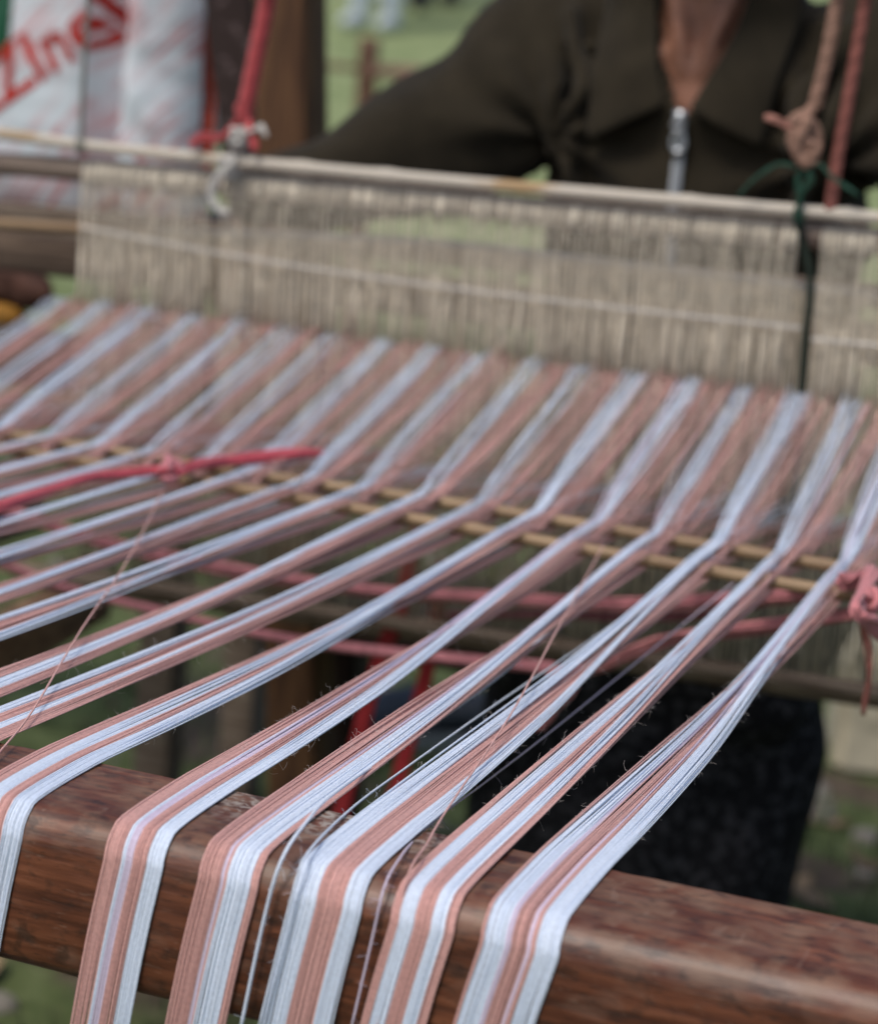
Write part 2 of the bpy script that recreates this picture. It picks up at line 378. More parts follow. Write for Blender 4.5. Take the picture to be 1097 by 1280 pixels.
# low rail on the left running back from the front
q0 = at(-60, 842, Y=0.86); q1 = at(100, 752, Y=1.16)
wood_bar('low_rail', q0+(q0-q1)*0.5, q1+(q1-q0)*0.15, 0.055, 0.035, mat('rail_wood', (0.26, 0.165, 0.10), .7, noise_scale=12, col2=(0.14, 0.08, 0.048), stretch=(3, 3, 9), bump=.3), loom)
# rear uprights
pl = at(361, 100, Y=1.5)
pb0 = at(372, 900, Y=1.5); pd = (pl-pb0)/(pl[2]-pb0[2])
wood_bar('rear_post', pl+pd*(GZ-pl[2])+[.004, 0, 0], pl+pd*(.95-pl[2])+[.004, 0, 0], 0.068, 0.062, M_POST, loom, up=(0, 1, 0))
pr_ = at(1420, 100, Y=1.5)
wood_bar('rear_post', (pr_[0], 1.5, GZ), (pr_[0], 1.5, 0.95), 0.09, 0.10, M_POST, loom, up=(0, 1, 0))
wood_bar('top_rail', (pl[0]-.35, 1.5-0.05-.03, 0.90), (pr_[0]+.3, 1.5-.05-.03, 0.90), 0.08, 0.06, M_POST, loom)
wood_bar('roller_bar', (-0.98, 0.20, -0.50), (0.80, 0.20, -0.50), 0.07, 0.07, M_POST, loom, bev=0.02)
# cloth beam in the weaver's lap
wood_bar('cloth_beam', (-0.98, 1.245, -0.015), (0.55, 1.245, -0.015), 0.06, 0.045, M_OLDWOOD, loom, bev=0.012)

# ------------------------------------------------------------------ beater with reed, behind the heddles
beater = tag(empty('wooden_beater', (-0.2, 1.19, 0.13)), 'weathered wooden beater frame standing upright behind the heddle strings', 'beater')
a0 = at(-70, 258, Y=1.195); a1 = at(1180, 398, Y=1.195)
wood_bar('top_rail', (a0[0], 1.195, a0[2]), (a1[0], 1.195, a0[2]+0.022), 0.021, 0.022, M_OLDWOOD, beater)
wood_bar('bottom_rail', (a0[0], 1.195, 0.104), (a1[0], 1.195, 0.120), 0.040, 0.022, mat('brown_slat_wood', (0.15, 0.105, 0.075), .85, noise_scale=14, col2=(0.06, 0.04, 0.03), stretch=(1, 14, 14), bump=.5, bump_scale=60), beater)
rd = MB(); x = -0.60
while x < 0.27:
    rd.tube([(x, 1.195, 0.128), (x, 1.195, a0[2]-0.004)], 0.0006, 4); x += 0.0042
o = rd.build('reed_wires', mat('reed', (0.20, 0.17, 0.13), .6, var=.4), beater); o['kind'] = 'stuff'

# ------------------------------------------------------------------ heddle harnesses
def lerp_path(pts, Y): return [at(x, y, Y=Y) for x, y in pts]
TOP = lerp_path([(-90, 156), (0, 167), (100, 181), (300, 202), (590, 229), (850, 251), (1097, 272), (1210, 282)], HY)
TOPX = np.array([q[0] for q in TOP]); TOPZ = np.array([q[2] for q in TOP])
THK = lerp_path([(-90, 196), (0, 205), (100, 212), (590, 256), (1097, 302), (1220, 313)], HY+0.016)
THX = np.array([q[0] for q in THK]); THZ = np.array([q[2] for q in THK])
BOT = lerp_path([(480, 772), (600, 790), (830, 822), (1097, 862), (1220, 880)], HY)
botz = lambda x: -0.192+0.032*(x+0.15)
harn = tag(empty('heddle_harness', (-0.17, HY, 0.0)), 'front heddle harness, pale top rod on cords with beige strings', 'heddle harness')
def bamboo(name, P, r, m, parent, nodes=(), n=60, sides=10):
    Q = spline(P, n); R_ = np.full(n, r)
    s = np.linspace(0, 1, n)
    for c in nodes:
        R_ += r*0.22*np.exp(-((s-c)/0.006)**2)
    R_ *= 1+0.05*np.array([noise.noise(Vector((q*9, 0, 2))) for q in s])
    mb = MB(); mb.tube(Q, R_, sides); return mb.build(name, m, parent)
bamboo('top_rod', TOP, 0.0058, M_ROD, harn, nodes=(.08, .24, .43, .47, .52, .72, .83, .88), n=220)
bamboo('string_bar', THK, 0.0118, mat('bar_wood', (0.25, 0.195, 0.155), .8, noise_scale=12, col2=(0.14, 0.10, 0.08), stretch=(1, 8, 8), bump=.3), harn, n=60, sides=14)
bamboo('bottom_rod', [(-0.66, HY, botz(-0.66)), (-0.15, HY+.002, botz(-.15)), (0.34, HY, botz(.34))], 0.0080, M_OLDWOOD, harn, nodes=(.2, .45, .7), n=90)
bamboo('bottom_rod', [(-0.66, HY+.03, botz(-0.66)-.016), (-0.15, HY+.03, botz(-.15)-.015), (0.34, HY+.03, botz(.34)-.016)], 0.0085, M_OLDWOOD, harn, nodes=(.3, .6), n=60)
hs = MB(); hl = MB()
x = -0.604
gaps = [(at(262, 300, Y=HY)[0], 0.008), (at(1004, 350, Y=HY)[0], 0.010)]
while x < 0.285:
    x += random.uniform(0.0008, 0.0026)
    if any(abs(x-c) < wd*random.uniform(.7, 1.2) for c, wd in gaps): continue
    zt = np.interp(x, THX, THZ); lean = random.gauss(0, 0.0018); dep = random.uniform(-0.006, 0.006)
    ez = HZ+random.gauss(0.002, 0.004); xe = x+lean+0.004; r = random.uniform(0.00034, 0.00056)
    rb = 0.0122
    P = [(x, HY+0.016+rb*.3, zt+rb), (x, HY+0.016-rb*.75, zt+rb*.7), (x, HY+0.016-rb-.0008, zt-.001), (x+lean*.3, HY+.004+dep*.5, zt-.03), (xe, HY+dep, ez+.012), (xe, HY+dep, ez-.006)]
    hs.tube(P, r, 4)
    P2 = [(xe, HY+dep, ez-.006), (xe+random.gauss(0, .003), HY+dep, -0.05), (xe+random.gauss(0, .003), HY+random.choice((.0, .0095, .03)), botz(xe)+.004)]
    hl.tube(P2, r, 4)
    if random.random() < .45:    # lower half of each loop is doubled
        zz = ez+random.uniform(.045, .065); hs.tube([(xe+.001, HY+dep-.001, zz), (xe+random.gauss(.001, .0015), HY+dep-.001, ez-.004)], r*1.1, 4)
    if random.random() < .5:     # loop knots over the bar
        hs.tube([(x, HY+0.016-rb*.75, zt+rb*.7), (x+.001, HY+0.016-rb-.0018, zt), (x, HY+.003, zt-.016)], r*1.9, 5)
o = hs.build('heddle_strings', M_HEDDLE, harn); o['kind'] = 'stuff'
o = hl.build('lower_strings', M_HEDDLE, harn); o['kind'] = 'stuff'
for pts in ([(100, 283), (300, 321), (547, 358), (800, 388), (1000, 410)], [(1015, 424), (1097, 432), (1200, 444)]):
    mb = MB(); twisted(mb, spline(lerp_path(pts, HY-0.007), 60), 0.0015, 2, 90); mb.build('cross_cord', M_CORDW, harn)

rear = tag(empty('heddle_harness', (-0.17, HY+.05, 0.0)), 'rear heddle harness, lower rod half hidden behind the front strings', 'heddle harness')
RR = lerp_path([(-90, 266), (0, 279), (130, 287), (540, 305), (800, 335), (1097, 372), (1220, 388)], HY+0.032)
RX = np.array([q[0] for q in RR]); RZ = np.array([q[2] for q in RR])
bamboo('top_rod', RR[:3]+[at(200, 291, Y=HY+.032)], 0.0055, M_BAMBOO, rear, nodes=(.3, .7), n=40)
bamboo('top_rod', [at(190, 290, Y=HY+.032)]+RR[3:], 0.0046, mat('white_stick', (0.60, 0.57, 0.55), .6, noise_scale=20, noise_amt=.2), rear, nodes=(.5,), n=90)
hs = MB(); x = -0.6
while x < 0.285:
    x += random.uniform(0.0008, 0.0022); zt = np.interp(x, RX, RZ); r = random.uniform(.0004, .0007)
    xe = x+random.gauss(0, .004)
    hs.tube([(x, HY+.032, zt+.006), (x, HY+.026, zt), (xe, HY+.034+random.uniform(-.006, .012), -0.02), (xe+random.gauss(0, .004), HY+.04, -.06), (xe, HY+random.choice((.037, .023)), botz(xe)-.012)], r, 4)
o = hs.build('heddle_strings', mat('rear_heddle_string', (0.80, 0.71, 0.565), .85, var=.15, noise_scale=90, noise_amt=.25), rear); o['kind'] = 'stuff'

# ------------------------------------------------------------------ lease sticks
def stick(name, P, r, label, nodes, n=130):
    Q = spline(P, n); s = np.linspace(0, 1, n); R_ = np.full(n, r)
    for c in nodes: R_ += r*.25*np.exp(-((s-c)/.006)**2)
    mb = MB(); mb.tube(Q, R_, 12); c = Q.mean(0)
    o = mb.build(name, M_BAMBOO, origin=c); tag(o, label, 'stick', 'bamboo lease sticks in the warp'); return o
stick('lease_stick', [(-0.80, 0.742, 0.0), (-0.27, 0.7275, -0.0005), (0.003, 0.709, 0.0), (0.287, 0.696, 0.0)], 0.0050, 'thin bamboo stick through the warp, the one nearer the front beam', (.12, .37, .62, .83))
stick('lease_stick', [(-0.80, 0.794, 0.0), (-0.264, 0.782, 0.0), (-0.093, 0.787, 0.0005), (0.287, 0.7795, 0.0)], 0.0050, 'thin bamboo stick through the warp, the one nearer the heddles', (.2, .44, .70, .9))

# ------------------------------------------------------------------ warp bands
# stripes across the band at the beam, left to right: (colour, share of width, threads)
BANDS = {
  5: [('p', .05, 2), ('w', .27, 8), ('l', .06, 2), ('p', .22, 7), ('l', .05, 2), ('p', .05, 2), ('w', .30, 10)],
  4: [('p', .14, 5), ('w', .24, 8), ('p', .06, 2), ('p', .20, 6), ('w', .22, 8), ('p', .14, 6)],
  3: [('w', .10, 3), ('w', .26, 9), ('p', .38, 13), ('w', .26, 9)],
  2: [('p', .36, 12), ('l', .06, 2), ('p', .06, 2), ('w', .38, 13), ('p', .14, 5)],
  1: [('p', .30, 10), ('w', .07, 2), ('l', .12, 4), ('p', .24, 8), ('w', .27, 10)],
  0: [('p', .26, 9), ('w', .24, 8), ('p', .20, 7), ('w', .30, 10)],
}
W5 = {5: .037, 4: .031, 3: .035, 2: .031, 1: .031, 0: .036}
LEAN = {5: -.20, 4: -.18, 3: -.16, 2: -.16, 1: -.15, 0: -.15}
ORD = ['leftmost', 'second', 'third', 'fourth', 'fifth', 'sixth']
LAB = {
 5: 'pink and white warp band over the beam, last before the bare wood on the right',
 4: 'warp band over the beam with two white and three pink stripes, second from the right',
 3: 'warp band over the beam with one broad pink middle stripe between two white ones',
 2: 'warp band over the beam with broad pink left edge and one broad white stripe',
 1: 'warp band over the beam with pink left and white right edge, second from left',
 0: 'warp band bending over the beam at its far left, partly cut by the frame edge',
}
ordw = {1: 'first', 2: 'second', 3: 'third', 4: 'fourth', 5: 'fifth', 6: 'sixth', 7: 'seventh'}
for k in range(-12, 0):
    n = -6-k
    if k == -6: LAB[k] = 'warp band passing directly under the pink ribbon knot on the lease sticks'
    elif k > -6: LAB[k] = f'warp band {ordw[k+6]} to the right of the pink ribbon knot'
    else: LAB[k] = f'warp band {ordw[-6-k]} to the left of the pink ribbon knot'

XB = {5: .2475, 4: .2005, 0: -.026, -1: -.085, -2: -.128, -3: -.195, -4: -.245, -5: -.32}
for k in range(-12, -5): XB[k] = -.32-.064*(-5-k)
def smooth(a, b, t):
    t = np.clip((t-a)/(b-a), 0, 1); return t*t*(3-2*t)

def make_band(k):
    rs = random.Random(100+k)
    front = k >= 0
    xc = k*S; xo = XB.get(k, xc+.003)
    if k in BANDS: pat = BANDS[k]; W = W5[k]
    else:
        pat = rs.choice([[('p', .34, 11), ('w', .18, 6), ('p', .30, 10), ('w', .18, 6)], [('w', .20, 7), ('p', .55, 17), ('w', .25, 7)], [('p', .40, 12), ('w', .30, 10), ('p', .3, 9)], [('w', .20, 6), ('p', .28, 9), ('w', .20, 6), ('p', .32, 10)]]); W = .034
    root = tag(empty('warp_band', (xc, 0.0, 0.0)), LAB[k], 'warp band', 'pink and white warp bands')
    # list threads
    th = []; u = 0
    mul = 1.85 if k >= -1 else 1.4
    for si, (c, sh, n) in enumerate(pat):
        n = max(2, round(n*mul))
        for i in range(n):
            th.append(dict(c=c, u=u+sh*(i+.5)/n+rs.gauss(0, .004), s=si))
        u += sh
    nw = sum(t['c'] != 'p' for t in th); npk = len(th)-nw
    iw = ip = 0
    for t in th:
        if t['c'] != 'p': t['v'] = 0.40*(iw+.5)/nw; t['h'] = rs.gauss(0, .03)+.42*(iw+.5)/nw; iw += 1          # whites gather on the left at the cross
        else: t['v'] = 0.38+0.54*(ip+.5)/npk; t['h'] = rs.gauss(0, .03)+.40+.60*(ip+.5)/npk; ip += 1
    stripes = {}
    hairs = MB()
    lean = LEAN.get(k, -.1)
    sagc = rs.uniform(0, .006)
    for t in th:
        w_ = t['c'] != 'p'
        xb = xo+(t['u']-.5)*W
        wl = .0195 if front else .0205
        xl = xc+(t['v']-.5)*wl+rs.gauss(0, .0006)
        up = rs.random()
        z_lo = (.0062 if rs.random() < .9 else -.0062) if w_ else (.0055 if rs.random() < .35 else -.0062)
        z_up = (.0062 if rs.random() < .60 else -.0062) if w_ else (.0058 if rs.random() < .50 else -.0062)
        z_lo += rs.gauss(0, .0008); z_up += rs.gauss(0, .0006)
        raised = rs.random() < (.66 if w_ else .55)
        xh = xc+(t['h']-.5)*.050+rs.gauss(0, .0015)
        r = rs.uniform(.00038, .00050) if k >= -1 else rs.uniform(.00042, .00056)
        lay = rs.uniform(0, .0007)+r+.0002          # slight heaping of threads on the beam
        P = []
        # hanging part, off the face
        dx = lean; hj = rs.gauss(0, .02)
        for z in (-.49, -.30, -.19, -.13, -.085, -.045):
            P.append((xb+dx*(-z-.012)*(1+hj), -.0024-lay+(0 if z > -.12 else (-.12-z)*.55), z))
        R_ = .0185+lay; cy, cz = .0165, -.0187
        for d in (175, 158, 141, 124, 107):
            a = math.radians(d); f = (175-d)/68
            f = 1
            P.append((xb+dx*.03*(1-f), cy+R_*math.cos(a)-.0006*(1-f), cz+R_*math.sin(a)))
        P.append((xb, .030, lay+.0002)); P.append((xb, .052, lay+.0005)); P.append((xb+(xc-xo)*.015, .0775, lay+.0006))
        n = 20
        jx, jz = rs.gauss(0, .0007), rs.gauss(0, .0008)
        bun = 0.5+.12*rs.gauss(0, 1)
        for i in range(1, n):
            s = i/n; y = .0775+(LO_Y-.006-.0775)*s
            f = smooth(.30, .97, s)                  # whites and pinks keep their order at first, then sort themselves for the cross
            wd = W*(1-.50*smooth(0, .75, s))
            ctr = xo+(xc-xo)*(s+.16*s*(1-s))
            xx = ctr+(t['u']-.5)*wd*(1-f)+(xl-xc)*(1-.16*math.sin(math.pi*s))*f
            zz = (lay+.0006)*(1-s)+z_lo*s*s - sagc*math.sin(math.pi*s) + jz*math.sin(math.pi*s) + (.0012 if w_ else -.0008)*f*math.sin(math.pi*s)
            P.append((xx+jx*math.sin(math.pi*s), y, zz))
        yl = LO_Y + .028*(0 - xl)*.5 + (.0135*max(0, -xl)*.0)
        yl = np.interp(xl, [-.8, -.27, .003, .287], [.742, .7275, .709, .696]); yu = np.interp(xl, [-.8, -.264, -.093, .287], [.794, .782, .787, .7795])
        P.append((xl, yl, z_lo)); xm = xl+(xh-xl)*.08
        P.append((xl+(xh-xl)*.04, (yl+yu)/2, (z_lo+z_up)/2)); P.append((xm, yu, z_up))
        zt = HZ+rs.gauss(0, .003) if raised else -.034+rs.gauss(0, .008)
        yh = HY-.002 if raised else HY+.045
        jj = rs.gauss(0, .0028)
        for i in range(1, 9):
            s = i/8; y = yu+(yh-yu)*s; xx = xm+(xh-xm)*(s**.6)+jj*math.sin(math.pi*s); zz = z_up+(zt-z_up)*s
            if not raised: zz += .004*math.sin(math.pi*s)
            P.append((xx, y, zz))
        P.append((xh, 1.13, .040 if raised else .0)); P.append((xh, 1.195, .020)); P.append((xh, 1.235, .0185))
        Q = spline(P, 92 if front else 78)
        key = (t['s'], t['c'])
        stripes.setdefault(key, MB()).tube(Q, r, 6 if front else 5, caps=False, rnd=rs.random())
        # fuzz
        if k >= -4:
            edge = min(t['u'], 1-t['u']) < .12 or rs.random() < .35
            for _ in range((42 if edge else 14) if front else 8):
                j = rs.uniform(13.5, 33)/44*len(Q); i = int(j)
                if i >= len(Q)-2: continue
                p0 = Q[i]+(Q[i+1]-Q[i])*(j-i)
                if p0[1] > .69 or p0[1] < .05: continue
                d = np.array([rs.gauss(0, 1), rs.gauss(0, .5), rs.gauss(-.1, 1)]); d /= np.linalg.norm(d); d2 = np.array([rs.gauss(0, 1), rs.gauss(0, 1), rs.gauss(0, 1)])*.7
                l = rs.uniform(.0008, .003) if rs.random() < .88 else rs.uniform(.003, .0065)
                c1 = np.array([rs.gauss(0, 1), rs.gauss(0, 1), rs.gauss(0, 1)])*l*.30; c2 = np.array([rs.gauss(0, 1), rs.gauss(0, 1), rs.gauss(0, 1)])*l*.45
                hairs.tube([p0+d*r*.6, p0+d*l*.35+d2*l*.1, p0+d*l*.62+c1+d2*l*.25, p0+d*l*.80+c1+c2*.6, p0+d*l*.72+c1*.6+c2*1.3], [.00005, .00005, .000045, .00004, .00003], 3, caps=False)
    for (si, c), mb in stripes.items():
        nm = {'p': 'pink_stripe', 'w': 'white_stripe', 'l': 'lilac_stripe'}[c]
        o = mb.build(nm, {'p': M_PINK, 'w': M_WHITE, 'l': M_LILAC}[c], root); o['kind'] = 'stuff'
    if hairs.v:
        o = hairs.build('fuzz', M_FUZZ, root); o['kind'] = 'stuff'
for k in range(-12, 6): make_band(k)

# single loose threads
def loose(path, r, m, label, name='loose_thread', n=60):
    Q = spline(path, n); mb = MB(); mb.tube(Q, r, 5); hr = mb
    for _ in range(60):
        i = random.randrange(n-1); d = RNG.normal(size=3); d /= np.linalg.norm(d); l = random.uniform(.002, .006)
        hr.tube([Q[i], Q[i]+d*l*.6, Q[i]+d*l+RNG.normal(size=3)*l*.25], .00008, 3, caps=False)
    tag(hr.build(name, m, origin=Q[0]), label, 'thread')
loose([at(205, 612, Z=.009), at(160, 700, Z=.010), at(100, 790, Z=.008), at(40, 890, Z=.006), at(-8, 950, Z=.004), at(-40, 1000, Z=.003)], .0006, M_PINK, 'single pink thread strung diagonally across the bands on the left')
loose([at(755, 680, Z=.009), at(700, 780, Z=.009), at(640, 890, Z=.007), at(560, 1010, Z=.004), at(535, 1052, Y=.05)-[0, 0, .0], at(505, 1110, Y=.004), at(470, 1290, Y=-.004)], .0006, M_PINK, 'single pink thread strung diagonally near the middle bands')
loose([at(300, 1290, Y=-.006), at(330, 1150, Y=-.006), at(352, 1075, Y=-.003), at(385, 1025, Y=.022), at(420, 990, Y=.075), at(520, 920, Y=.24), at(640, 832, Y=.42), at(730, 740, Y=.64)], .0009, M_WHITE, 'stray white thread beside the band with the broad pink middle')
for a, b in (((915, 735), (520, 960)), ((830, 730), (640, 850))):
    pass
loose([at(925, 722, Y=.71), at(860, 775, Y=.62), at(700, 905, Y=.36), at(610, 975, Y=.22), at(560, 1012, Y=.13), at(525, 1042, Y=.0775), at(498, 1075, Y=.025), at(480, 1110, Y=.0), at(466, 1170, Y=-.005), at(438, 1290, Y=-.006)], .0006, M_LILAC, 'stray lilac thread just left of the second band from the right')
loose([at(838, 728, Y=.71), at(760, 785, Y=.57), at(620, 880, Y=.33), at(500, 965, Y=.16), at(440, 1010, Y=.085), at(388, 1062, Y=.012), at(368, 1110, Y=-.006), at(322, 1290, Y=-.007)], .0007, M_WHITE, 'stray white thread along the upper edge of the middle bands')

# ------------------------------------------------------------------ cords and ribbons
def knot(mb, c, R_, r, m_turns=3, seed=0, lay=True):
    rs = np.random.default_rng(seed); ph = rs.uniform(0, 6)
    t = np.linspace(0, 2*math.pi*m_turns, 26*m_turns)
    P = np.stack([R_*(1+.45*np.cos(1.5*t))*np.cos(t+ph)*.7, R_*.75*np.sin(1.5*t+.4), R_*(1+.35*np.cos(1.5*t))*np.sin(t+ph)], 1)+np.array(c)
    if lay: twisted(mb, P, r, 3, 120, 5)
    else: mb.tube(P, r, 6)

def strands(mb, pts, r_bundle, n, r, seed=0, nseg=50, flat=1.0, taper=True):
    """a soft bundle of loose fibres following pts"""
    rs = np.random.default_rng(seed); Q = spline(pts, nseg); s = np.linspace(0, 1, nseg)
    for i in range(n):
        a = rs.uniform(0, 6.28); rad = r_bundle*math.sqrt(rs.uniform(0, 1)); tw = rs.uniform(1, 3)
        off = np.stack([rad*np.cos(a+tw*s*2), rad*.4*np.cos(a+tw*s+1), rad*flat*np.sin(a+tw*s*2)], 1)
        mb.tube(Q+off*(1 if not taper else (1-.55*np.exp(-((s-1)/.06)**2))[:, None]), r*rs.uniform(.7, 1.2), 5)

def UP(q):
    'where a hanging cord is made fast on the top rail'
    return np.array([q[0]+(q[0]-.02)*.03, 1.385, .865])
# red cord upper left
rc = tag(empty('red_cord', at(305, 150, Y=HY)), 'bright red braided cord hanging down to the rod, knotted at its end', 'cord')
mb = MB(); twisted(mb, spline([UP(at(352, -120, Y=HY)), at(352, -120, Y=HY), at(334, 0, Y=HY), at(320, 70, Y=HY), at(308, 130, Y=HY)], 90), 0.0080, 4, 55, 7)
mb.build('braid', M_RED, rc)
mb = MB(); knot(mb, at(305, 139, Y=HY), .006, .0042, 3, 1); mb.build('knot', M_RED, rc)
mb = MB(); strands(mb, [at(304, 140, Y=HY), at(314, 165, Y=HY-.01), at(318, 188, Y=HY-.012)], .0035, 10, .0014, 3, 20)
strands(mb, [at(300, 150, Y=HY), at(275, 172, Y=HY-.004), at(252, 172, Y=HY-.01), at(238, 183, Y=HY-.012)], .0030, 9, .0016, 4, 20); mb.build('tail', M_RED, rc)
wc = tag(empty('white_tie_cord', at(285, 200, Y=HY)), 'white cotton cord tied round the rod below the red cord', 'cord')
mb = MB(); knot(mb, at(297, 172, Y=HY-.008), .0075, .0028, 3, 5); knot(mb, at(285, 208, Y=HY-.009), .008, .0030, 3, 6); mb.build('knot', M_CORDW, wc)
mb = MB(); strands(mb, [at(288, 205, Y=HY-.012), at(272, 222, Y=HY-.017), at(264, 243, Y=HY-.019), at(275, 262, Y=HY-.018), at(286, 264, Y=HY-.016)], .0026, 6, .0017, 7, 24)
strands(mb, [at(297, 170, Y=HY-.01), at(315, 165, Y=HY-.012), at(328, 158, Y=HY-.012), at(332, 170, Y=HY-.012)], .0025, 6, .0016, 8, 20); mb.build('tail', M_CORDW, wc)
# grey string at the far left
mb = MB(); twisted(mb, spline([UP(at(116, -120, Y=HY)), at(116, -120, Y=HY), at(111, 0, Y=HY), at(105, 90, Y=HY), at(101, 186, Y=HY)], 40), .0024, 3, 70); knot(mb, at(101, 182, Y=HY-.003), .0055, .0014, 2, 9)
tag(mb.build('hanging_string', mat('grey_string', (.22, .23, .20), .85, var=.2), origin=at(101, 186, Y=HY)), 'thin grey string hanging in front of the white sack', 'string')
# right hand cords
tc_ = tag(empty('tan_cord', at(1000, 170, Y=HY)), 'tan twisted cord ending in a bulky knot above the rod', 'cord')
mb = MB(); twisted(mb, spline([UP(at(1066, -120, Y=HY)), at(1066, -120, Y=HY), at(1046, 0, Y=HY), at(1033, 70, Y=HY), at(1018, 132, Y=HY)], 40), .0062, 3, 60, 7); mb.build('twist', M_TAN, tc_)
mb = MB()
loop = [at(*q, Y=HY-d) for *q, d in ((1018, 130, 0), (1006, 148, .008), (994, 160, .012), (990, 178, .012), (1004, 196, .010), (1016, 190, .004), (1020, 170, 0), (1012, 152, .004), (998, 146, .010), (988, 158, .008), (996, 172, .002), (1010, 182, .006), (1014, 200, .010), (1006, 204, .012), (996, 190, .014), (1000, 168, .016), (1010, 150, .012))]
twisted(mb, spline(loop, 120), .0056, 3, 80, 6); knot(mb, at(1002, 160, Y=HY-.008), .0085, .0052, 3, 41); knot(mb, at(1010, 188, Y=HY-.006), .0075, .0050, 2, 42); mb.build('knot', M_TAN, tc_)
mb = MB(); strands(mb, [at(998, 166, Y=HY-.013), at(985, 155, Y=HY-.016), at(970, 150, Y=HY-.017), at(956, 147, Y=HY-.017)], .0036, 14, .0013, 43, 20)
mb.build('tail', mat('tan_fray', (.42, .20, .155), .85, var=.3, noise_scale=150, noise_amt=.3), tc_)
mb = MB(); twisted(mb, spline([UP(at(1100, -120, Y=HY)), at(1100, -120, Y=HY), at(1081, 0, Y=HY), at(1062, 110, Y=HY), at(1046, 200, Y=HY), at(1037, 262, Y=HY)], 50), .0056, 3, 60, 7)
tag(mb.build('rose_cord', M_ROSE, origin=at(1037, 262, Y=HY)), 'reddish brown twisted cord beside the knotted tan one', 'cord')
gs = tag(empty('green_string', at(1000, 240, Y=HY)), 'dark green string tied between the tan knot and the rod', 'string')
mb = MB(); strands(mb, [at(1003, 202, Y=HY-.01), at(996, 225, Y=HY-.012), at(1000, 250, Y=HY-.010), at(994, 275, Y=HY-.010)], .0030, 6, .0010, 11, 24)
strands(mb, [at(1008, 203, Y=HY-.01), at(1012, 225, Y=HY-.012), at(1000, 245, Y=HY-.012), at(998, 270, Y=HY-.010)], .0024, 5, .0010, 12, 24); knot(mb, at(998, 270, Y=HY-.004), .006, .0012, 3, 13, False); mb.build('tie', M_GREEN, gs)
mb = MB(); strands(mb, [at(995, 208, Y=HY-.012), at(972, 205, Y=HY-.014), at(945, 222, Y=HY-.016), at(922, 246, Y=HY-.016)], .0012, 4, .0010, 14, 30)
strands(mb, [at(1004, 216, Y=HY-.012), at(1024, 205, Y=HY-.013), at(1040, 222, Y=HY-.014), at(1072, 244, Y=HY-.013)], .0012, 4, .0010, 15, 30); mb.build('tail', M_GREEN, gs)
mb = MB(); mb.tube(spline([at(997, 276, Y=HY+.004), at(1012, 350, Y=HY+.004), at(1006, 420, Y=HY+.004), at(1000, 492, Y=HY+.004)], 30), .0036, 8, flat=.35, up=(0, 1, 0)); mb.build('hanging_strap', mat('dark_green_cloth', (.018, .028, .020), .9, noise_scale=80, noise_amt=.3), gs)

# pink ribbon on the lease sticks, left
LS = lambda x, y, z=.010: at(x, y, Z=z)
rb = tag(empty('pink_ribbon', LS(212, 592)), 'bright pink ribbon knotted round the lease sticks on the left', 'ribbon')
mb = MB(); strands(mb, [LS(214, 590, .013), LS(240, 582, .014), LS(275, 577, .012), LS(320, 572, .013), LS(360, 568, .014), LS(402, 566, .013)], .0075, 40, .0016, 21, 40, flat=.5)
strands(mb, [LS(210, 590, .013), LS(190, 588, .012), LS(150, 592, .010), LS(110, 597, .010), LS(60, 612, .010), LS(0, 634, .009), LS(-60, 660, .008)], .0055, 26, .0015, 22, 40, flat=.5); mb.build('tail', M_PCORD if False else mat('bright_pink_ribbon', (.60, .085, .115), .7, var=.3, noise_scale=200, noise_amt=.3, sheen=.2), rb)
mb = MB(); knot(mb, LS(212, 588, .013), .0075, .0036, 3, 23, False); mb.build('knot', M_PCORD, rb)
# pink tie on the right ends of the sticks
M_CORAL = mat('coral_ribbon', (.66, .24, .25), .75, var=.3, noise_scale=200, noise_amt=.3, sheen=.2)
rt = tag(empty('pink_ribbon', LS(1085, 745)), 'pale pink ribbon wrapped round the right ends of the lease sticks', 'ribbon')
mb = MB(); strands(mb, [LS(1052, 728, .012), LS(1080, 722, .014), LS(1110, 722, .014), LS(1140, 735, .012)], .006, 14, .0022, 24, 24)
strands(mb, [LS(1090, 715, .014), LS(1084, 740, .014), LS(1074, 762, .013), LS(1090, 775, .004), LS(1100, 795, -.01)], .006, 16, .0022, 25, 30); knot(mb, LS(1086, 752, .012), .0065, .0028, 3, 26, False); mb.build('wrap', M_CORAL, rt)
mb = MB(); strands(mb, [at(1070, 765, Y=.69), at(1082, 800, Y=.70), at(1086, 840, Y=.70), at(1078, 893, Y=.70)], .0022, 5, .0013, 27, 30); mb.build('tail', M_ROSE, rt)
# cords slung below the warp
def cord(name, pts, r, n, m, label, seed, lay=False, cat='cord'):
    mb = MB(); Q = [at(x, y, Y=Y) for x, y, Y in pts]
    if lay: twisted(mb, spline(Q, 90), r, 3, 50, 6)
    else: strands(mb, Q, r*.8, n, r*.36, seed, 90, taper=False)
    return tag(mb.build(name, m, origin=Q[0]), label, cat)
cord('pink_rope', [(-120, 672, .95), (0, 704, .93), (80, 735, .91), (210, 768, .88), (380, 804, .86), (560, 824, .84), (668, 834, .83), (700, 838, .82)], .0058, 12, M_PCORD, 'lower slack pink cord slung under the warp from the left edge', 31)
cord('pink_rope', [(690, 840, .82), (745, 833, .80), (800, 812, .78), (850, 797, .76), (960, 784, .73), (1070, 766, .70), (1086, 758, .70)], .0056, 12, M_CORAL, 'coral pink cord rising from the under-warp knot to the right ribbon', 32)
tl = cord('rope_end', [(716, 838, .82), (712, 858, .815), (692, 880, .815), (673, 908, .815)], .0062, 12, M_CORAL, 'short coral cord end dangling from the knot below the warp', 33)
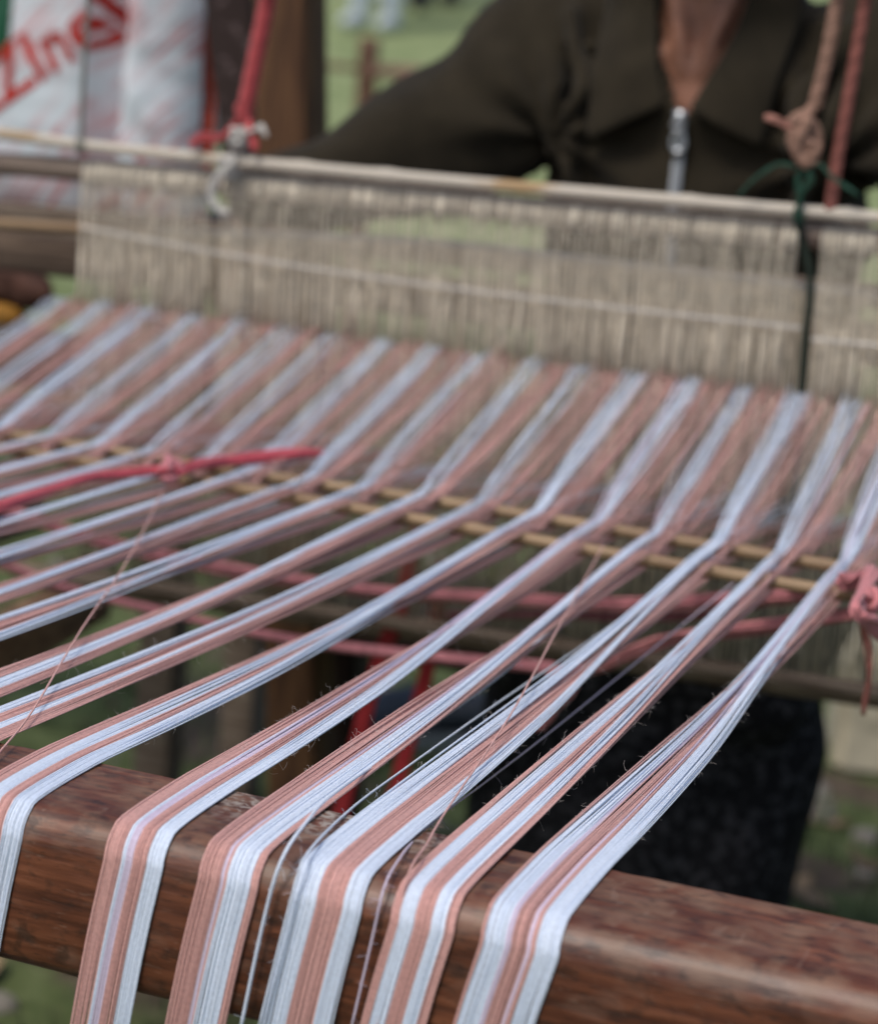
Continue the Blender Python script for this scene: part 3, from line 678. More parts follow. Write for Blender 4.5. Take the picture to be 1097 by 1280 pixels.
cord('pink_rope', [(-60, 612, 1.0), (60, 655, 1.0), (150, 682, .99), (260, 706, .98), (340, 722, .97), (480, 742, .96), (600, 748, .95), (760, 756, .92), (900, 752, .88), (1000, 745, .82), (1060, 742, .74)], .0066, 14, M_PCORD, 'upper thick pink cord running under the warp behind the sticks', 34)
cord('pink_rope', [(560, 770, .97), (680, 768, .95), (800, 772, .92), (900, 768, .90), (960, 752, .86)], .0045, 10, mat('mauve_cord', (.40, .14, .17), .8, var=.3, noise_scale=150, noise_amt=.3), 'darker mauve cord lying just below the upper pink one', 35)
# red treadle straps
def strap(pts, wd, m, label):
    Q = spline([at(x, y, Y=Y) for x, y, Y in pts], 40); mb = MB(); mb.tube(Q, wd, 10, flat=.22, up=(0, 1, 0))
    tag(mb.build('treadle_strap', m, origin=Q[0]), label, 'strap', 'red treadle straps')
strap([(522, 660, HY+.02), (513, 700, HY+.02), (497, 770, HY+.02), (480, 810, HY+.02), (458, 885, HY+.02), (430, 1000, HY+.01), (410, 1080, HY)], .0085, M_STRAP, 'red strap hanging below the warp, the left one of two')
strap([(556, 700, HY+.04), (547, 760, HY+.04), (533, 840, HY+.04), (512, 920, HY+.04), (492, 1000, HY+.03), (480, 1060, HY+.02)], .0082, M_STRAP, 'red strap hanging below the warp, the right one of two')

# ------------------------------------------------------------------ remeshed, lofted bodies
def loft(bm, secs, n=24):
    """closed loft through sections (centre, axis u * ru, axis v * rv)"""
    rings = []
    for c, u, v in secs:
        rings.append([bm.verts.new(Vector(c)+Vector(u)*math.cos(2*math.pi*j/n)+Vector(v)*math.sin(2*math.pi*j/n)) for j in range(n)])
    for a, b in zip(rings[:-1], rings[1:]):
        for j in range(n): bm.faces.new((a[j], a[(j+1) % n], b[(j+1) % n], b[j]))
    bm.faces.new(rings[0][::-1]); bm.faces.new(rings[-1])
def zsec(z, cx, cy, rx, ry): return ((cx, cy, z), (rx, 0, 0), (0, ry, 0))
def limb(bm, pts, rad, n=14, sub=6):
    Q = spline(pts, len(pts)*sub); R_ = np.interp(np.linspace(0, 1, len(Q)), np.linspace(0, 1, len(rad)), rad)
    V, F = tube(Q, R_, n); vs = [bm.verts.new(v) for v in V]
    for f in F: bm.faces.new([vs[i] for i in f])
    for c, r in ((Q[0], R_[0]), (Q[-1], R_[-1])):
        bmesh.ops.create_icosphere(bm, subdivisions=2, radius=float(r)*.98, matrix=Matrix.Translation(Vector(c)))
def ball(bm, c, r, sc=(1, 1, 1)):
    bmesh.ops.create_icosphere(bm, subdivisions=3, radius=1, matrix=Matrix.Translation(Vector(c)) @ Matrix.Diagonal((r*sc[0], r*sc[1], r*sc[2], 1)))
def solidify_remesh(bm, name, voxel, smooth_it, m, parent=None, disp=None, cut=None, origin=None):
    bmesh.ops.recalc_face_normals(bm, faces=bm.faces)
    me = bpy.data.meshes.new('tmp'); bm.to_mesh(me); bm.free()
    o = bpy.data.objects.new('tmp', me); COL.objects.link(o)
    r = o.modifiers.new('r', 'REMESH'); r.mode = 'VOXEL'; r.voxel_size = voxel
    if smooth_it:
        s = o.modifiers.new('s', 'SMOOTH'); s.factor = 0.5; s.iterations = smooth_it
    dg = bpy.context.evaluated_depsgraph_get(); ev = o.evaluated_get(dg)
    me2 = bpy.data.meshes.new_from_object(ev); bpy.data.objects.remove(o); bpy.data.meshes.remove(me)
    me2.name = name
    if disp or cut:
        bm2 = bmesh.new(); bm2.from_mesh(me2); bm2.normal_update()
        if disp:
            ds = [(v, v.normal.copy(), disp(v.co, v.normal)) for v in bm2.verts]
            for v, nn, d in ds: v.co += nn*d
        if cut:
            kill = [f for f in bm2.faces if cut(f.calc_center_median())]
            bmesh.ops.delete(bm2, geom=kill, context='FACES')
        bm2.to_mesh(me2); bm2.free()
    off = Vector(parent_loc(parent)) if parent is not None else Vector(origin if origin is not None else (0, 0, 0))
    me2.transform(Matrix.Translation(-off))
    me2.polygons.foreach_set('use_smooth', [True]*len(me2.polygons)); me2.materials.clear(); me2.materials.append(m)
    o = bpy.data.objects.new(name, me2); link(o, parent)
    if parent is None: o.location = off
    return o

# ------------------------------------------------------------------ the weaver
M_SKIN = mat('skin', (0.31, 0.145, 0.092), 0.45, noise_scale=45, noise_amt=0.35, bump=.4, bump_scale=250, sss=.12)
M_JACKET = mat('olive_jersey', (0.030, 0.0235, 0.0140), 0.9, noise_scale=30, noise_amt=0.25, bump=.35, bump_scale=700, sheen=.06, spec=.15)
M_SKIRT = mat('black_patterned_cloth', (0.008, 0.008, 0.010), 0.85, noise_scale=95, col2=(0.036, 0.036, 0.041), ramp=(.40, .46), detail=2, bump=.3, bump_scale=200, spec=.15)
M_HAIR = mat('grey_black_hair', (0.03, 0.028, 0.027), .6, noise_scale=120, noise_amt=.4, stretch=(1, 1, .2))
CX = -0.058
SH_L, EL_L, WR_L = np.array([-0.225, 1.43, 0.375]), at(556, 168, Y=1.35), at(350, 246, Y=1.235)
SH_R, EL_R, WR_R = np.array([0.115, 1.43, 0.375]), at(1215, 190, Y=1.37), at(1240, 345, Y=1.215)
TORSO = [(-.30, 1.56, .19, .15), (-.05, 1.50, .175, .135), (.15, 1.45, .168, .125), (.26, 1.43, .172, .122), (.35, 1.43, .175, .108), (.405, 1.435, .13, .085), (.44, 1.44, .085, .070)]
def tor(z):
    T = np.array(TORSO); return [np.interp(z, T[:, 0], T[:, i]) for i in (1, 2, 3)]
def front_y(x, z, off=0.0):
    cy, rx, ry = tor(z); q = max(0.0, 1-((x-CX)/rx)**2); return cy-ry*math.sqrt(q)-off
def hand(bm, wrist, d, n):
    """palm and five curled fingers at the wrist; d = pointing direction, n = back of the hand"""
    d = np.array(d)/np.linalg.norm(d); n = np.array(n)-d*(np.array(n)@d); n /= np.linalg.norm(n); s = np.cross(d, n)
    w = np.array(wrist)
    limb(bm, [w, w+d*.03, w+d*.085], [.024, .027, .024], 12, 4)
    for q in (-.024, -.008, .008, .024): limb(bm, [w+d*.03+s*q*.6, w+d*.085+s*q], [.015, .0125], 10, 4)
    for q, l in ((-.027, .062), (-.009, .074), (.009, .070), (.026, .056)):
        b = w+d*.085+s*q
        limb(bm, [b, b+d*l*.42-n*.008, b+d*l*.62-n*.030, b+d*l*.45-n*.050], [.0098, .0092, .0084, .0072], 9, 4)
    b = w+d*.03-s*.026
    limb(bm, [b, b+d*.028-s*.018-n*.006, b+d*.056-s*.014-n*.022, b+d*.070-s*.004-n*.034], [.0135, .0115, .0105, .008], 9, 4)
def weaver():
    bm = bmesh.new()
    loft(bm, [zsec(z, CX, cy, rx*.90, ry*.88) for z, cy, rx, ry in TORSO])
    # neck, chest hollow, head
    loft(bm, [zsec(.36, CX, 1.415, .085, .065), zsec(.43, CX, 1.40, .056, .054), zsec(.50, CX, 1.385, .053, .054), zsec(.56, CX, 1.375, .05, .055)])
    hc = np.array([CX, 1.310, .597])
    loft(bm, [zsec(0.482, CX, 1.280, .018, .020), zsec(0.494, CX, 1.290, .038, .048), zsec(0.522, CX, 1.300, .056, .076), zsec(0.562, CX, 1.308, .067, .088), zsec(0.612, CX, 1.313, .073, .095), zsec(0.652, CX, 1.317, .072, .094), zsec(0.687, CX, 1.322, .056, .075), zsec(0.707, CX, 1.325, .03, .04)])
    limb(bm, [hc+[0, -.088, .025], hc+[0, -.103, -.005], hc+[0, -.100, -.018]], [.008, .012, .013], 10, 4)
    for s in (-1, 1):
        ball(bm, hc+[s*.011, -.094, -.018], .009); ball(bm, hc+[s*.074, .004, .0], .026, (.35, .7, 1.15)); ball(bm, hc+[s*.033, -.074, -.012], .022, (1, .6, .8))
        limb(bm, [hc+[s*.014, -.093, .036], hc+[s*.034, -.088, .041], hc+[s*.052, -.074, .034]], [.007, .008, .006], 8, 3)
    limb(bm, [hc+[-.024, -.082, -.048], hc+[0, -.093, -.045], hc+[.024, -.082, -.048]], [.005, .0075, .005], 8, 3)
    limb(bm, [hc+[-.022, -.081, -.058], hc+[0, -.091, -.059], hc+[.022, -.081, -.058]], [.005, .008, .005], 8, 3)
    for s in (-1, 1): limb(bm, [(CX+s*.010, 1.336, .352), (CX+s*.022, 1.342, .40), (CX+s*.042, 1.365, .47), (CX+s*.055, 1.37, .52)], [.0075, .0085, .010, .010], 8, 5)
    # collar bones
    for s in (-1, 1): limb(bm, [(CX+s*.012, 1.345, .352), (CX+s*.045, 1.345, .368), (CX+s*.075, 1.36, .375)], [.009, .008, .006], 8, 4)
    for a, b, c in ((SH_L, EL_L, WR_L), (SH_R, EL_R, WR_R)):
        limb(bm, [a, (a+b)/2, b], [.056, .048, .042], 14, 6); limb(bm, [b, b+(c-b)*.35, c], [.042, .042, .027], 14, 6)
    hand(bm, WR_L, (WR_L-EL_L)*.4+np.array([-.02, -.0, -.10]), (-.5, -.6, .3)); hand(bm, WR_R, (WR_R-EL_R)*.5+np.array([.0, -.06, -.02]), (0, -.35, 1))
    # legs, bent over the bench
    for s in (-1, 1):
        hip = np.array([CX+s*.09, 1.55, -.27]); kn = np.array([CX+s*.09+.035, 1.25, -.25]); an = np.array([CX+s*.075+.04, 1.30, -.68])
        limb(bm, [hip, (hip+kn)/2, kn], [.085, .072, .052], 14, 6); limb(bm, [kn, kn+(an-kn)*.3+[0, .012, 0], an], [.050, .052, .034], 14, 6)
        limb(bm, [an, an+[0, -.06, -.035], an+[0, -.16, -.052]], [.036, .034, .022], 12, 5)
    body = solidify_remesh(bm, 'person', .0058, 4, M_SKIN, origin=(CX, 1.5, -.30))
    tag(body, 'seated weaver in a dark olive zip jacket and black skirt, face out of frame', 'person')
    # jacket
    bm = bmesh.new()
    loft(bm, [zsec(z, CX, cy, rx, ry) for z, cy, rx, ry in TORSO if z > -.2])
    ball(bm, (CX, 1.50, -.07), .17, (1.03, .8, .55))
    limb(bm, [SH_L+[.05, 0, .0], SH_L, (SH_L+EL_L)/2+[.008, 0, -.012], EL_L], [.070, .080, .077, .070], 18, 7)
    limb(bm, [EL_L, EL_L+(WR_L-EL_L)*.4+[0, 0, -.004], EL_L+(WR_L-EL_L)*1.06], [.070, .062, .041], 18, 7)
    limb(bm, [SH_R-[.05, 0, .0], SH_R, (SH_R+EL_R)/2+[-.008, 0, -.012], EL_R], [.070, .080, .077, .070], 18, 7)
    limb(bm, [EL_R, EL_R+(WR_R-EL_R)*.4, EL_R+(WR_R-EL_R)*.90], [.070, .062, .043], 18, 7)
    # soft folds radiating from the armpits
    for s, sh in ((-1, SH_L), (1, SH_R)):
        limb(bm, [sh+[s*-.03, -.075, .03], sh+[s*-.055, -.105, -.05], sh+[s*-.05, -.10, -.16]], [.010, .014, .008], 8, 5)
        limb(bm, [sh+[s*.005, -.078, .0], sh+[s*-.025, -.095, -.07], sh+[s*-.04, -.09, -.15]], [.010, .013, .008], 8, 5)
    def disp(co, n):
        p = Vector((co.x*9, co.y*9, co.z*5)); d = noise.noise(p)*.010+noise.noise(p*2.3)*.005
        for s, sh in ((-1, SH_L), (1, SH_R)):
            q = co-Vector(sh-np.array([s*.03, 0, .10])); r = q.length
            if r < .24: d += .011*(1-r/.24)*math.sin(math.atan2(q.z, q.x)*9+s)
        return d
    ztop = at(850, 140, Y=1.31)[2]
    def cut(c):
        if c.z > .425 and abs(c.x-CX) < .08: return True
        wv = np.interp(c.z, [ztop-.004, ztop, ztop+.05, ztop+.12], [0, .006, .036, .050])
        return c.y < 1.43 and c.z > ztop-.004 and abs(c.x-CX-.001) < wv
    jk = solidify_remesh(bm, 'jacket', .0062, 6, M_JACKET, body, disp, cut)
    so_ = jk.modifiers.new('s', 'SOLIDIFY'); so_.thickness = .0035; so_.offset = -1
    bv = BVHTree.FromPolygons([tuple(v.co+Vector(parent_loc(body))) for v in jk.data.vertices], [tuple(p_.vertices) for p_ in jk.data.polygons])
    def on_front(x, z, off):
        h_ = bv.ray_cast(Vector((x, 1.0, z)), Vector((0, 1, 0)))
        y = h_[0].y if h_[0] is not None else front_y(x, z)
        return min(y, front_y(x, z)+.03)-off
    def flap(inner, outer, offi, offo):
        I = spline([(*q, 0) for q in inner], 14); O = spline([(*q, 0) for q in outer], 14); V = []; m_ = 8
        for i in range(14):
            for j in range(m_):
                f = j/(m_-1); px = I[i]*(1-f)+O[i]*f; q = at(px[0], px[1], Y=1.325)
                y = front_y(q[0], min(q[2], .40), 0)
                y = min(y, on_front(q[0], q[2], 0)+.002)-(offi*(1-f)+offo*f)-.006*math.sin(math.pi*f)
                V.append((q[0], y, q[2]))
        F = [(i*m_+j, i*m_+j+1, (i+1)*m_+j+1, (i+1)*m_+j) for i in range(13) for j in range(m_-1)]
        return V, F
    for inner, outer in (([(812, -70), (815, 0), (824, 70), (838, 132)], [(752, -70), (744, 0), (740, 90), (736, 178)]),
                         ([(948, -70), (928, 0), (900, 75), (866, 136)], [(1010, -70), (996, 0), (975, 90), (955, 186)])):
        V, F = flap(inner, outer, .012, .016); mb = MB(); mb.add(V, F); o = mb.build('collar', M_JACKET, jk)
        s2 = o.modifiers.new('s', 'SOLIDIFY'); s2.thickness = .005; s2.offset = 0
        sb = o.modifiers.new('b', 'SUBSURF'); sb.levels = 1; sb.render_levels = 1
    # zip: tape, teeth and puller
    M_METAL = mat('zip_metal', (0.62, 0.64, 0.66), .35, metallic=.85, noise_scale=200, noise_amt=.1)
    M_TAPE = mat('zip_tape', (0.42, 0.44, 0.46), .8)
    zs = np.linspace(ztop+.002, ztop-.16, 34); xz = lambda z: CX+.0005
    mb = MB()
    V = []; 
    for z in zs:
        for dx in (-.0055, .0055): V.append((xz(z)+dx, on_front(xz(z), z, .0042), z))
    mb.add(V, [(2*i, 2*i+1, 2*i+3, 2*i+2) for i in range(len(zs)-1)]); tp = mb.build('zip_tape', M_TAPE, jk)
    s2 = tp.modifiers.new('s', 'SOLIDIFY'); s2.thickness = .0012
    mb = MB()
    for i, z in enumerate(np.arange(ztop-.004, ztop-.16, -.0026)):
        s = 1 if i % 2 else -1; mb.box((xz(z)+s*.0011, on_front(xz(z), z, .0062), z), (.0036, .002, .0014))
    o = mb.build('zip_teeth', M_METAL, jk, smooth=False); o['kind'] = 'stuff'
    zt = ztop-.004; y0 = on_front(CX, zt, .008); mb = MB()
    mb.box((CX, y0, zt), (.011, .005, .012)); mb.tube(spline([(CX-.004, y0-.003, zt+.005), (CX, y0-.007, zt+.001), (CX, y0-.006, zt-.005)], 12), .0016, 7)
    t = np.linspace(0, 2*math.pi, 22); mb.tube(np.stack([CX+.0052*np.cos(t), np.full(22, y0-.006)-.001*np.sin(t), zt-.009+.0055*np.sin(t)], 1), .0015, 7)
    mb.build('zip_slider', M_METAL, jk); mb = MB()
    z2 = zt-.025; y2 = on_front(CX, z2, .008)
    mb.tube(np.stack([CX+.0068*np.cos(t)*(1-.15*np.sin(t)), np.full(22, y2), z2+.0105*np.sin(t)], 1), .0020, 7); mb.box((CX, y2+.001, z2-.012), (.0075, .0022, .012))
    mb.build('zip_pull', M_METAL, jk)
    # skirt
    bm = bmesh.new()
    def ysec(y, cx, cz, rx, rz): return ((cx, y, cz), (rx, 0, 0), (0, 0, rz))
    loft(bm, [ysec(1.68, CX, -.22, .15, .10), ysec(1.55, CX+.004, -.22, .19, .115), ysec(1.40, CX+.02, -.235, .185, .10), ysec(1.28, CX+.03, -.245, .178, .085), ysec(1.205, CX+.04, -.25, .165, .065), ysec(1.18, CX+.04, -.255, .13, .04)])
    loft(bm, [zsec(-.20, CX+.04, 1.27, .165, .075), zsec(-.30, CX+.04, 1.275, .188, .10), zsec(-.45, CX+.035, 1.285, .182, .11), zsec(-.60, CX+.04, 1.30, .165, .105), zsec(-.69, CX+.04, 1.30, .165, .11)])
    def sd_(co, n):
        p = Vector((co.x*10, co.y*10, co.z*3)); d = noise.noise(p)*.010
        if co.z < -.3: d += .007*math.sin(co.x*60+math.sin(co.z*9)*2)*min(1, (-.3-co.z)/.1)
        return d
    solidify_remesh(bm, 'skirt', .009, 5, M_SKIRT, body, sd_)
    # face details and hair
    for s in (-1, 1):
        b2 = bmesh.new(); ball(b2, hc+[s*.033, -.080, .020], .0115); me = bpy.data.meshes.new('eye'); b2.to_mesh(me); b2.free(); me.transform(Matrix.Translation(-Vector(parent_loc(body))))
        me.materials.append(mat('eye_dark', (.06, .045, .04), .2)); link(bpy.data.objects.new('eye', me), body)
    bm = bmesh.new(); loft(bm, [zsec(0.562, CX, 1.357, .066, .062), zsec(0.612, CX, 1.340, .081, .088), zsec(0.652, CX, 1.330, .081, .096), zsec(0.697, CX, 1.330, .066, .085), zsec(0.727, CX, 1.333, .03, .04)])
    ball(bm, (CX, 1.44, .622), .045)
    solidify_remesh(bm, 'hair', .006, 3, M_HAIR, body, lambda co, n: .003*noise.noise(Vector((co.x*60, co.y*60, co.z*10))))
weaver()

# ------------------------------------------------------------------ weaver's bench, shoes, block
bench = tag(empty('weaving_bench', (-.2, 1.66, GZ)), 'dark wooden bench the weaver sits on behind the loom', 'bench')
wood_bar('seat', (-.58, 1.64, -.345), (.06, 1.64, -.345), .04, .28, M_DARKWOOD, bench)
lg = at(374, 870, Y=1.75)
for x in (-.56, .02):
    for y in (1.75, 1.55):
        if x < 0 and y < 1.7: continue
        wood_bar('leg', (x, y, GZ), (x, y, -.367), .062, .066, M_DARKWOOD, bench, up=(0, 1, 0))
M_SHOE = mat('dark_blue_shoe', (.035, .045, .06), .6, noise_scale=60, noise_amt=.3); M_SOLE = mat('pale_sole', (.22, .25, .27), .7, noise_scale=60, noise_amt=.2)
def shoe(px, py, yaw, label):
    b = at(px, py, Z=GZ); c = np.array([b[0], b[1], ground_z(b[0], b[1])+.008])
    root = tag(empty('shoe', c), label, 'shoe', 'dark blue shoes left on the ground')
    R_ = Matrix.Rotation(yaw, 3, 'Z')
    def P(v): return np.array(R_ @ Vector(v))+c
    bm = bmesh.new(); secs = []
    for t, wd, h_ in ((-.12, .030, .055), (-.10, .038, .072), (-.04, .040, .066), (.02, .045, .048), (.08, .046, .038), (.12, .036, .028), (.135, .018, .016)):
        secs.append((P((0, t, .018+h_/2)), np.array(R_ @ Vector((wd, 0, 0))), (0, 0, h_/2)))
    loft(bm, secs, 16)
    me = bpy.data.meshes.new('upper'); bm.to_mesh(me); bm.free(); me.transform(Matrix.Translation(-Vector(c))); me.polygons.foreach_set('use_smooth', [True]*len(me.polygons)); me.materials.append(M_SHOE); link(bpy.data.objects.new('upper', me), root)
    mb = MB(); ring = [(wd*math.copysign(1, q), t) for q in (1, -1) for t, wd in ((-.128, .02), (-.10, .041), (-.04, .042), (.02, .048), (.08, .050), (.125, .038), (.142, .014))][:14]
    ring = ring[:7]+ring[7:][::-1]; n = len(ring)
    V = [P((x, t, z)) for z in (-.006, .022) for x, t in ring]
    mb.add(V, [(j, (j+1) % n, n+(j+1) % n, n+j) for j in range(n)]+[tuple(range(n-1, -1, -1)), tuple(range(n, 2*n))]); mb.build('sole', M_SOLE, root, smooth=False)
shoe(452, 935, 2.5, 'dark blue shoe on the ground below the warp, nearer the bench leg')
shoe(548, 930, 2.0, 'dark blue shoe with pale sole on the ground beside the black skirt')
pb_ = at(1135, 975, Z=GZ)
blk = MB(); bm = bmesh.new(); bmesh.ops.create_cube(bm, size=1, matrix=Matrix.Translation((pb_[0], pb_[1]+.1, GZ+.10)) @ Matrix.Rotation(.25, 4, 'Z') @ Matrix.Diagonal((.30, .22, .22, 1)))
bmesh.ops.bevel(bm, geom=bm.edges[:], offset=.02, segments=3, affect='EDGES'); bmesh.ops.subdivide_edges(bm, edges=bm.edges[:], cuts=2, use_grid_fill=True)
for v in bm.verts: v.co += v.normal*noise.noise(v.co*12)*.008
me = bpy.data.meshes.new('stone_block'); bm.to_mesh(me); bm.free(); me.materials.append(mat('pale_stone', (.60, .54, .40), .9, noise_scale=25, noise_amt=.3, bump=.4, bump_scale=120)); o = link(bpy.data.objects.new('stone_block', me)); tag(o, 'pale cream stone block standing on the grass right of the skirt', 'stone block')

# ------------------------------------------------------------------ white sack with red print, on a low plank table
SY = 1.78
st_top = at(60, 262, Y=SY-.06)[2]
table = tag(empty('plank_table', (-1.05, SY, ground_z(-1.05, SY))), 'old plank table standing under the white sack on the left', 'table')
wood_bar('top', (-1.55, SY, st_top-.018), (-.72, SY, st_top-.018), .034, .36, M_OLDWOOD, table)
for x in (-1.5, -.77):
    for y in (SY-.13, SY+.13): wood_bar('leg', (x, y, GZ), (x, y, st_top-.037), .05, .05, M_OLDWOOD, table, up=(0, 1, 0))
def build_sack():
    xl, xr = at(-70, 100, Y=SY)[0], at(272, 100, Y=SY)[0]; z0 = st_top+.004; z1 = z0+.50; cx = (xl+xr)/2; hw = (xr-xl)/2
    fold = at(131, 110, Y=SY-.08)[0]
    n, m_ = 120, 90; V = []
    def surf(u, v):
        th = u*2*math.pi; e = .55
        c_, s_ = math.cos(th), math.sin(th)
        X = math.copysign(abs(c_)**e, c_)*hw; Y = math.copysign(abs(s_)**.8, s_)*.088
        puff = (1-.30*(2*v-1)**6)*(1-.35*max(0, v-.85)/.15*1)
        X *= (.94+.06*math.sin(math.pi*min(1, v*1.2)))
        Y *= puff
        x = cx+X; y = SY+Y; z = z0+v*(z1-z0)
        if s_ < 0:
            d = x-fold-(v-.4)*.015; y += .075*math.exp(-(d/.017)**2)*(.5+.5*math.cos((v-.4)*2.0))
            y += .008*noise.noise(Vector((x*16+z*9, z*9, 1)))+.003*noise.noise(Vector((x*45, z*36, 4)))
        else: y += .010*noise.noise(Vector((x*14, z*12, 8)))
        return (x, y, z)
    for j in range(m_+1):
        for i in range(n): V.append(surf(i/n, j/m_))
    F = [(j*n+i, j*n+(i+1) % n, (j+1)*n+(i+1) % n, (j+1)*n+i) for j in range(m_) for i in range(n)]+[tuple(range(n-1, -1, -1)), tuple(m_*n+i for i in range(n))]
    m = bpy.data.materials.new('woven_sack'); m.use_nodes = True; t = m.node_tree; b = t.nodes['Principled BSDF']; N = t.nodes.new; Lk = t.links.new
    b.inputs['Roughness'].default_value = .45; b.inputs['Specular IOR Level'].default_value = .4
    tc = N('ShaderNodeTexCoord'); mp = N('ShaderNodeMapping'); mp.inputs['Scale'].default_value = (3, 1, 34); m0 = N('ShaderNodeMapping'); m0.inputs['Rotation'].default_value = (0, math.radians(48), 0); Lk(tc.outputs['Object'], m0.inputs[0]); Lk(m0.outputs[0], mp.inputs[0])
    nz = N('ShaderNodeTexNoise'); nz.inputs['Scale'].default_value = 3.2; nz.inputs['Detail'].default_value = 6; Lk(mp.outputs[0], nz.inputs['Vector'])
    n2 = N('ShaderNodeTexNoise'); n2.inputs['Scale'].default_value = 9; n2.inputs['Detail'].default_value = 3; Lk(tc.outputs['Object'], n2.inputs['Vector'])
    r1 = N('ShaderNodeValToRGB'); r1.color_ramp.elements[0].position = .42; r1.color_ramp.elements[1].position = .62; Lk(nz.outputs['Fac'], r1.inputs[0])
    r2 = N('ShaderNodeValToRGB'); r2.color_ramp.elements[0].position = .36; r2.color_ramp.elements[1].position = .60; Lk(n2.outputs['Fac'], r2.inputs[0])
    mu = N('ShaderNodeMath'); mu.operation = 'MULTIPLY'; Lk(r1.outputs[0], mu.inputs[0]); Lk(r2.outputs[0], mu.inputs[1])
    mu2 = N('ShaderNodeMath'); mu2.operation = 'MULTIPLY'; mu2.inputs[1].default_value = .95; Lk(mu.outputs[0], mu2.inputs[0])
    mx = N('ShaderNodeMix'); mx.data_type = 'RGBA'; mx.inputs[6].default_value = (.66, .73, .77, 1); mx.inputs[7].default_value = (.55, .12, .12, 1); Lk(mu2.outputs[0], mx.inputs[0]); Lk(mx.outputs[2], b.inputs['Base Color'])
    root = tag(empty('printed_sack', (cx, SY, z0)), 'white woven plastic sack with slanting red lettering and orange edge', 'sack')
    mb = MB(); mb.add(V, F); mb.build('sack_body', m, root)
    bv = BVHTree.FromPolygons([Vector(v) for v in V], F)
    def lay(x, z, off=.0018):
        h_ = bv.ray_cast(Vector((x, 1.0, z)), Vector((0, 1, 0)))
        return None if h_[0] is None else (x, h_[0].y-off, z)
    M_INK = mat('red_print', (.52, .035, .022), .5, noise_scale=60, noise_amt=.25)
    # lettering: built-in font, meshed and laid on the cloth
    def letters(txt, px, py, size, rot, m_ink, name):
        cu = bpy.data.curves.new('t', 'FONT'); cu.body = txt; cu.size = size; cu.space_character = 1.02; cu.offset = size*.022; cu.resolution_u = 3
        to = bpy.data.objects.new('t', cu); COL.objects.link(to); dg = bpy.context.evaluated_depsgraph_get()
        me = bpy.data.meshes.new_from_object(to.evaluated_get(dg)); bpy.data.objects.remove(to)
        bm = bmesh.new(); bm.from_mesh(me); bmesh.ops.triangulate(bm, faces=bm.faces[:])
        for _ in range(3):
            lg_ = [e for e in bm.edges if e.calc_length() > .008]
            if lg_: bmesh.ops.subdivide_edges(bm, edges=lg_, cuts=1); bmesh.ops.triangulate(bm, faces=bm.faces[:])
        o_ = at(px, py, Y=SY-.08); c_, s_ = math.cos(rot), math.sin(rot); bad = []
        for v in bm.verts:
            x = o_[0]+v.co.x*c_-v.co.y*s_; z = o_[2]+v.co.x*s_+v.co.y*c_; q = lay(x, z)
            if q is None: bad.append(v)
            else: v.co = Vector(q)-Vector((cx, SY, z0))
        bmesh.ops.delete(bm, geom=bad, context='VERTS'); me2 = bpy.data.meshes.new(name); bm.to_mesh(me2); bm.free(); me2.materials.append(m_ink)
        o = bpy.data.objects.new(name, me2); link(o, root)
    letters('ZZInell', -34, 160, .092, math.radians(34), M_INK, 'red_lettering')
    def band(x0, x1, za, zb, m_, name):
        mb = MB(); k = 30; cols = 7; V = []; ok = True
        for i in range(k+1):
            for j in range(cols):
                q = lay(x0+(x1-x0)*j/(cols-1), za+(zb-za)*i/k); V.append(q if q else (x0+(x1-x0)*j/(cols-1), SY-.02, za+(zb-za)*i/k))
        mb.add(V, [(i*cols+j, i*cols+j+1, (i+1)*cols+j+1, (i+1)*cols+j) for i in range(k) for j in range(cols-1)]); mb.build(name, m_, root)
    e0 = at(262, 100, Y=SY-.04)[0]; band(e0, xr-.006, z0+.04, z1-.05, mat('orange_edge', (.42, .05, .02), .6, noise_scale=30, noise_amt=.5), 'orange_edge')
    gg = at(9, 40, Y=SY-.08); band(gg[0]-.022, gg[0]+.010, at(9, 72, Y=SY-.08)[2], z1-.05, mat('green_print', (.008, .075, .035), .5), 'green_stripe')
build_sack()
# dark netted strip hanging between sack and post
c1 = at(298, 100, Y=1.62)
c2 = at(388, 900, Y=1.62); cd = (c1-c2)/(c1[2]-c2[2])
wood_bar('dark_plank', c1+cd*(GZ-c1[2]), c1+cd*(.9-c1[2]), .02, .062, mat('netted_dark', (.035, .022, .02), .9, noise_scale=60, col2=(.12, .085, .085), ramp=(.36, .42)), loom, up=(0, 1, 0))

# bundle at the left behind the heddles
def bundle():
    root = tag(empty('cloth_bundle', at(30, 375, Y=1.32)), 'dark brown cloth bundle with a mustard yellow wrap at the left edge', 'bundle')
    bm = bmesh.new(); c = at(14, 352, Y=1.32)
    limb(bm, [c+[-.16, .02, .0], c, c+[.035, -.01, -.006], c+[.055, -.015, -.010]], [.026, .028, .022, .012], 16, 6)
    solidify_remesh(bm, 'roll', .005, 2, mat('dark_brown_cloth', (.10, .045, .032), .8, noise_scale=40, noise_amt=.5), root, lambda co, n: .005*noise.noise(Vector((co.x*25, co.y*60, co.z*60))))
    bm = bmesh.new(); c = at(6, 394, Y=1.32)
    limb(bm, [c+[-.16, .02, .0], c+[-.04, 0, 0], c+[.02, -.01, -.002]], [.03, .026, .018], 16, 6)
    solidify_remesh(bm, 'wrap', .005, 2, mat('mustard_cloth', (.36, .17, .025), .8, noise_scale=30, noise_amt=.4), root, lambda co, n: .004*noise.noise(Vector((co.x*30, co.y*50, co.z*50))))
    wood_bar('board', c+[-.25, .04, -.043], c+[.06, .04, -.043], .02, .14, M_DARKWOOD, root)
bundle()

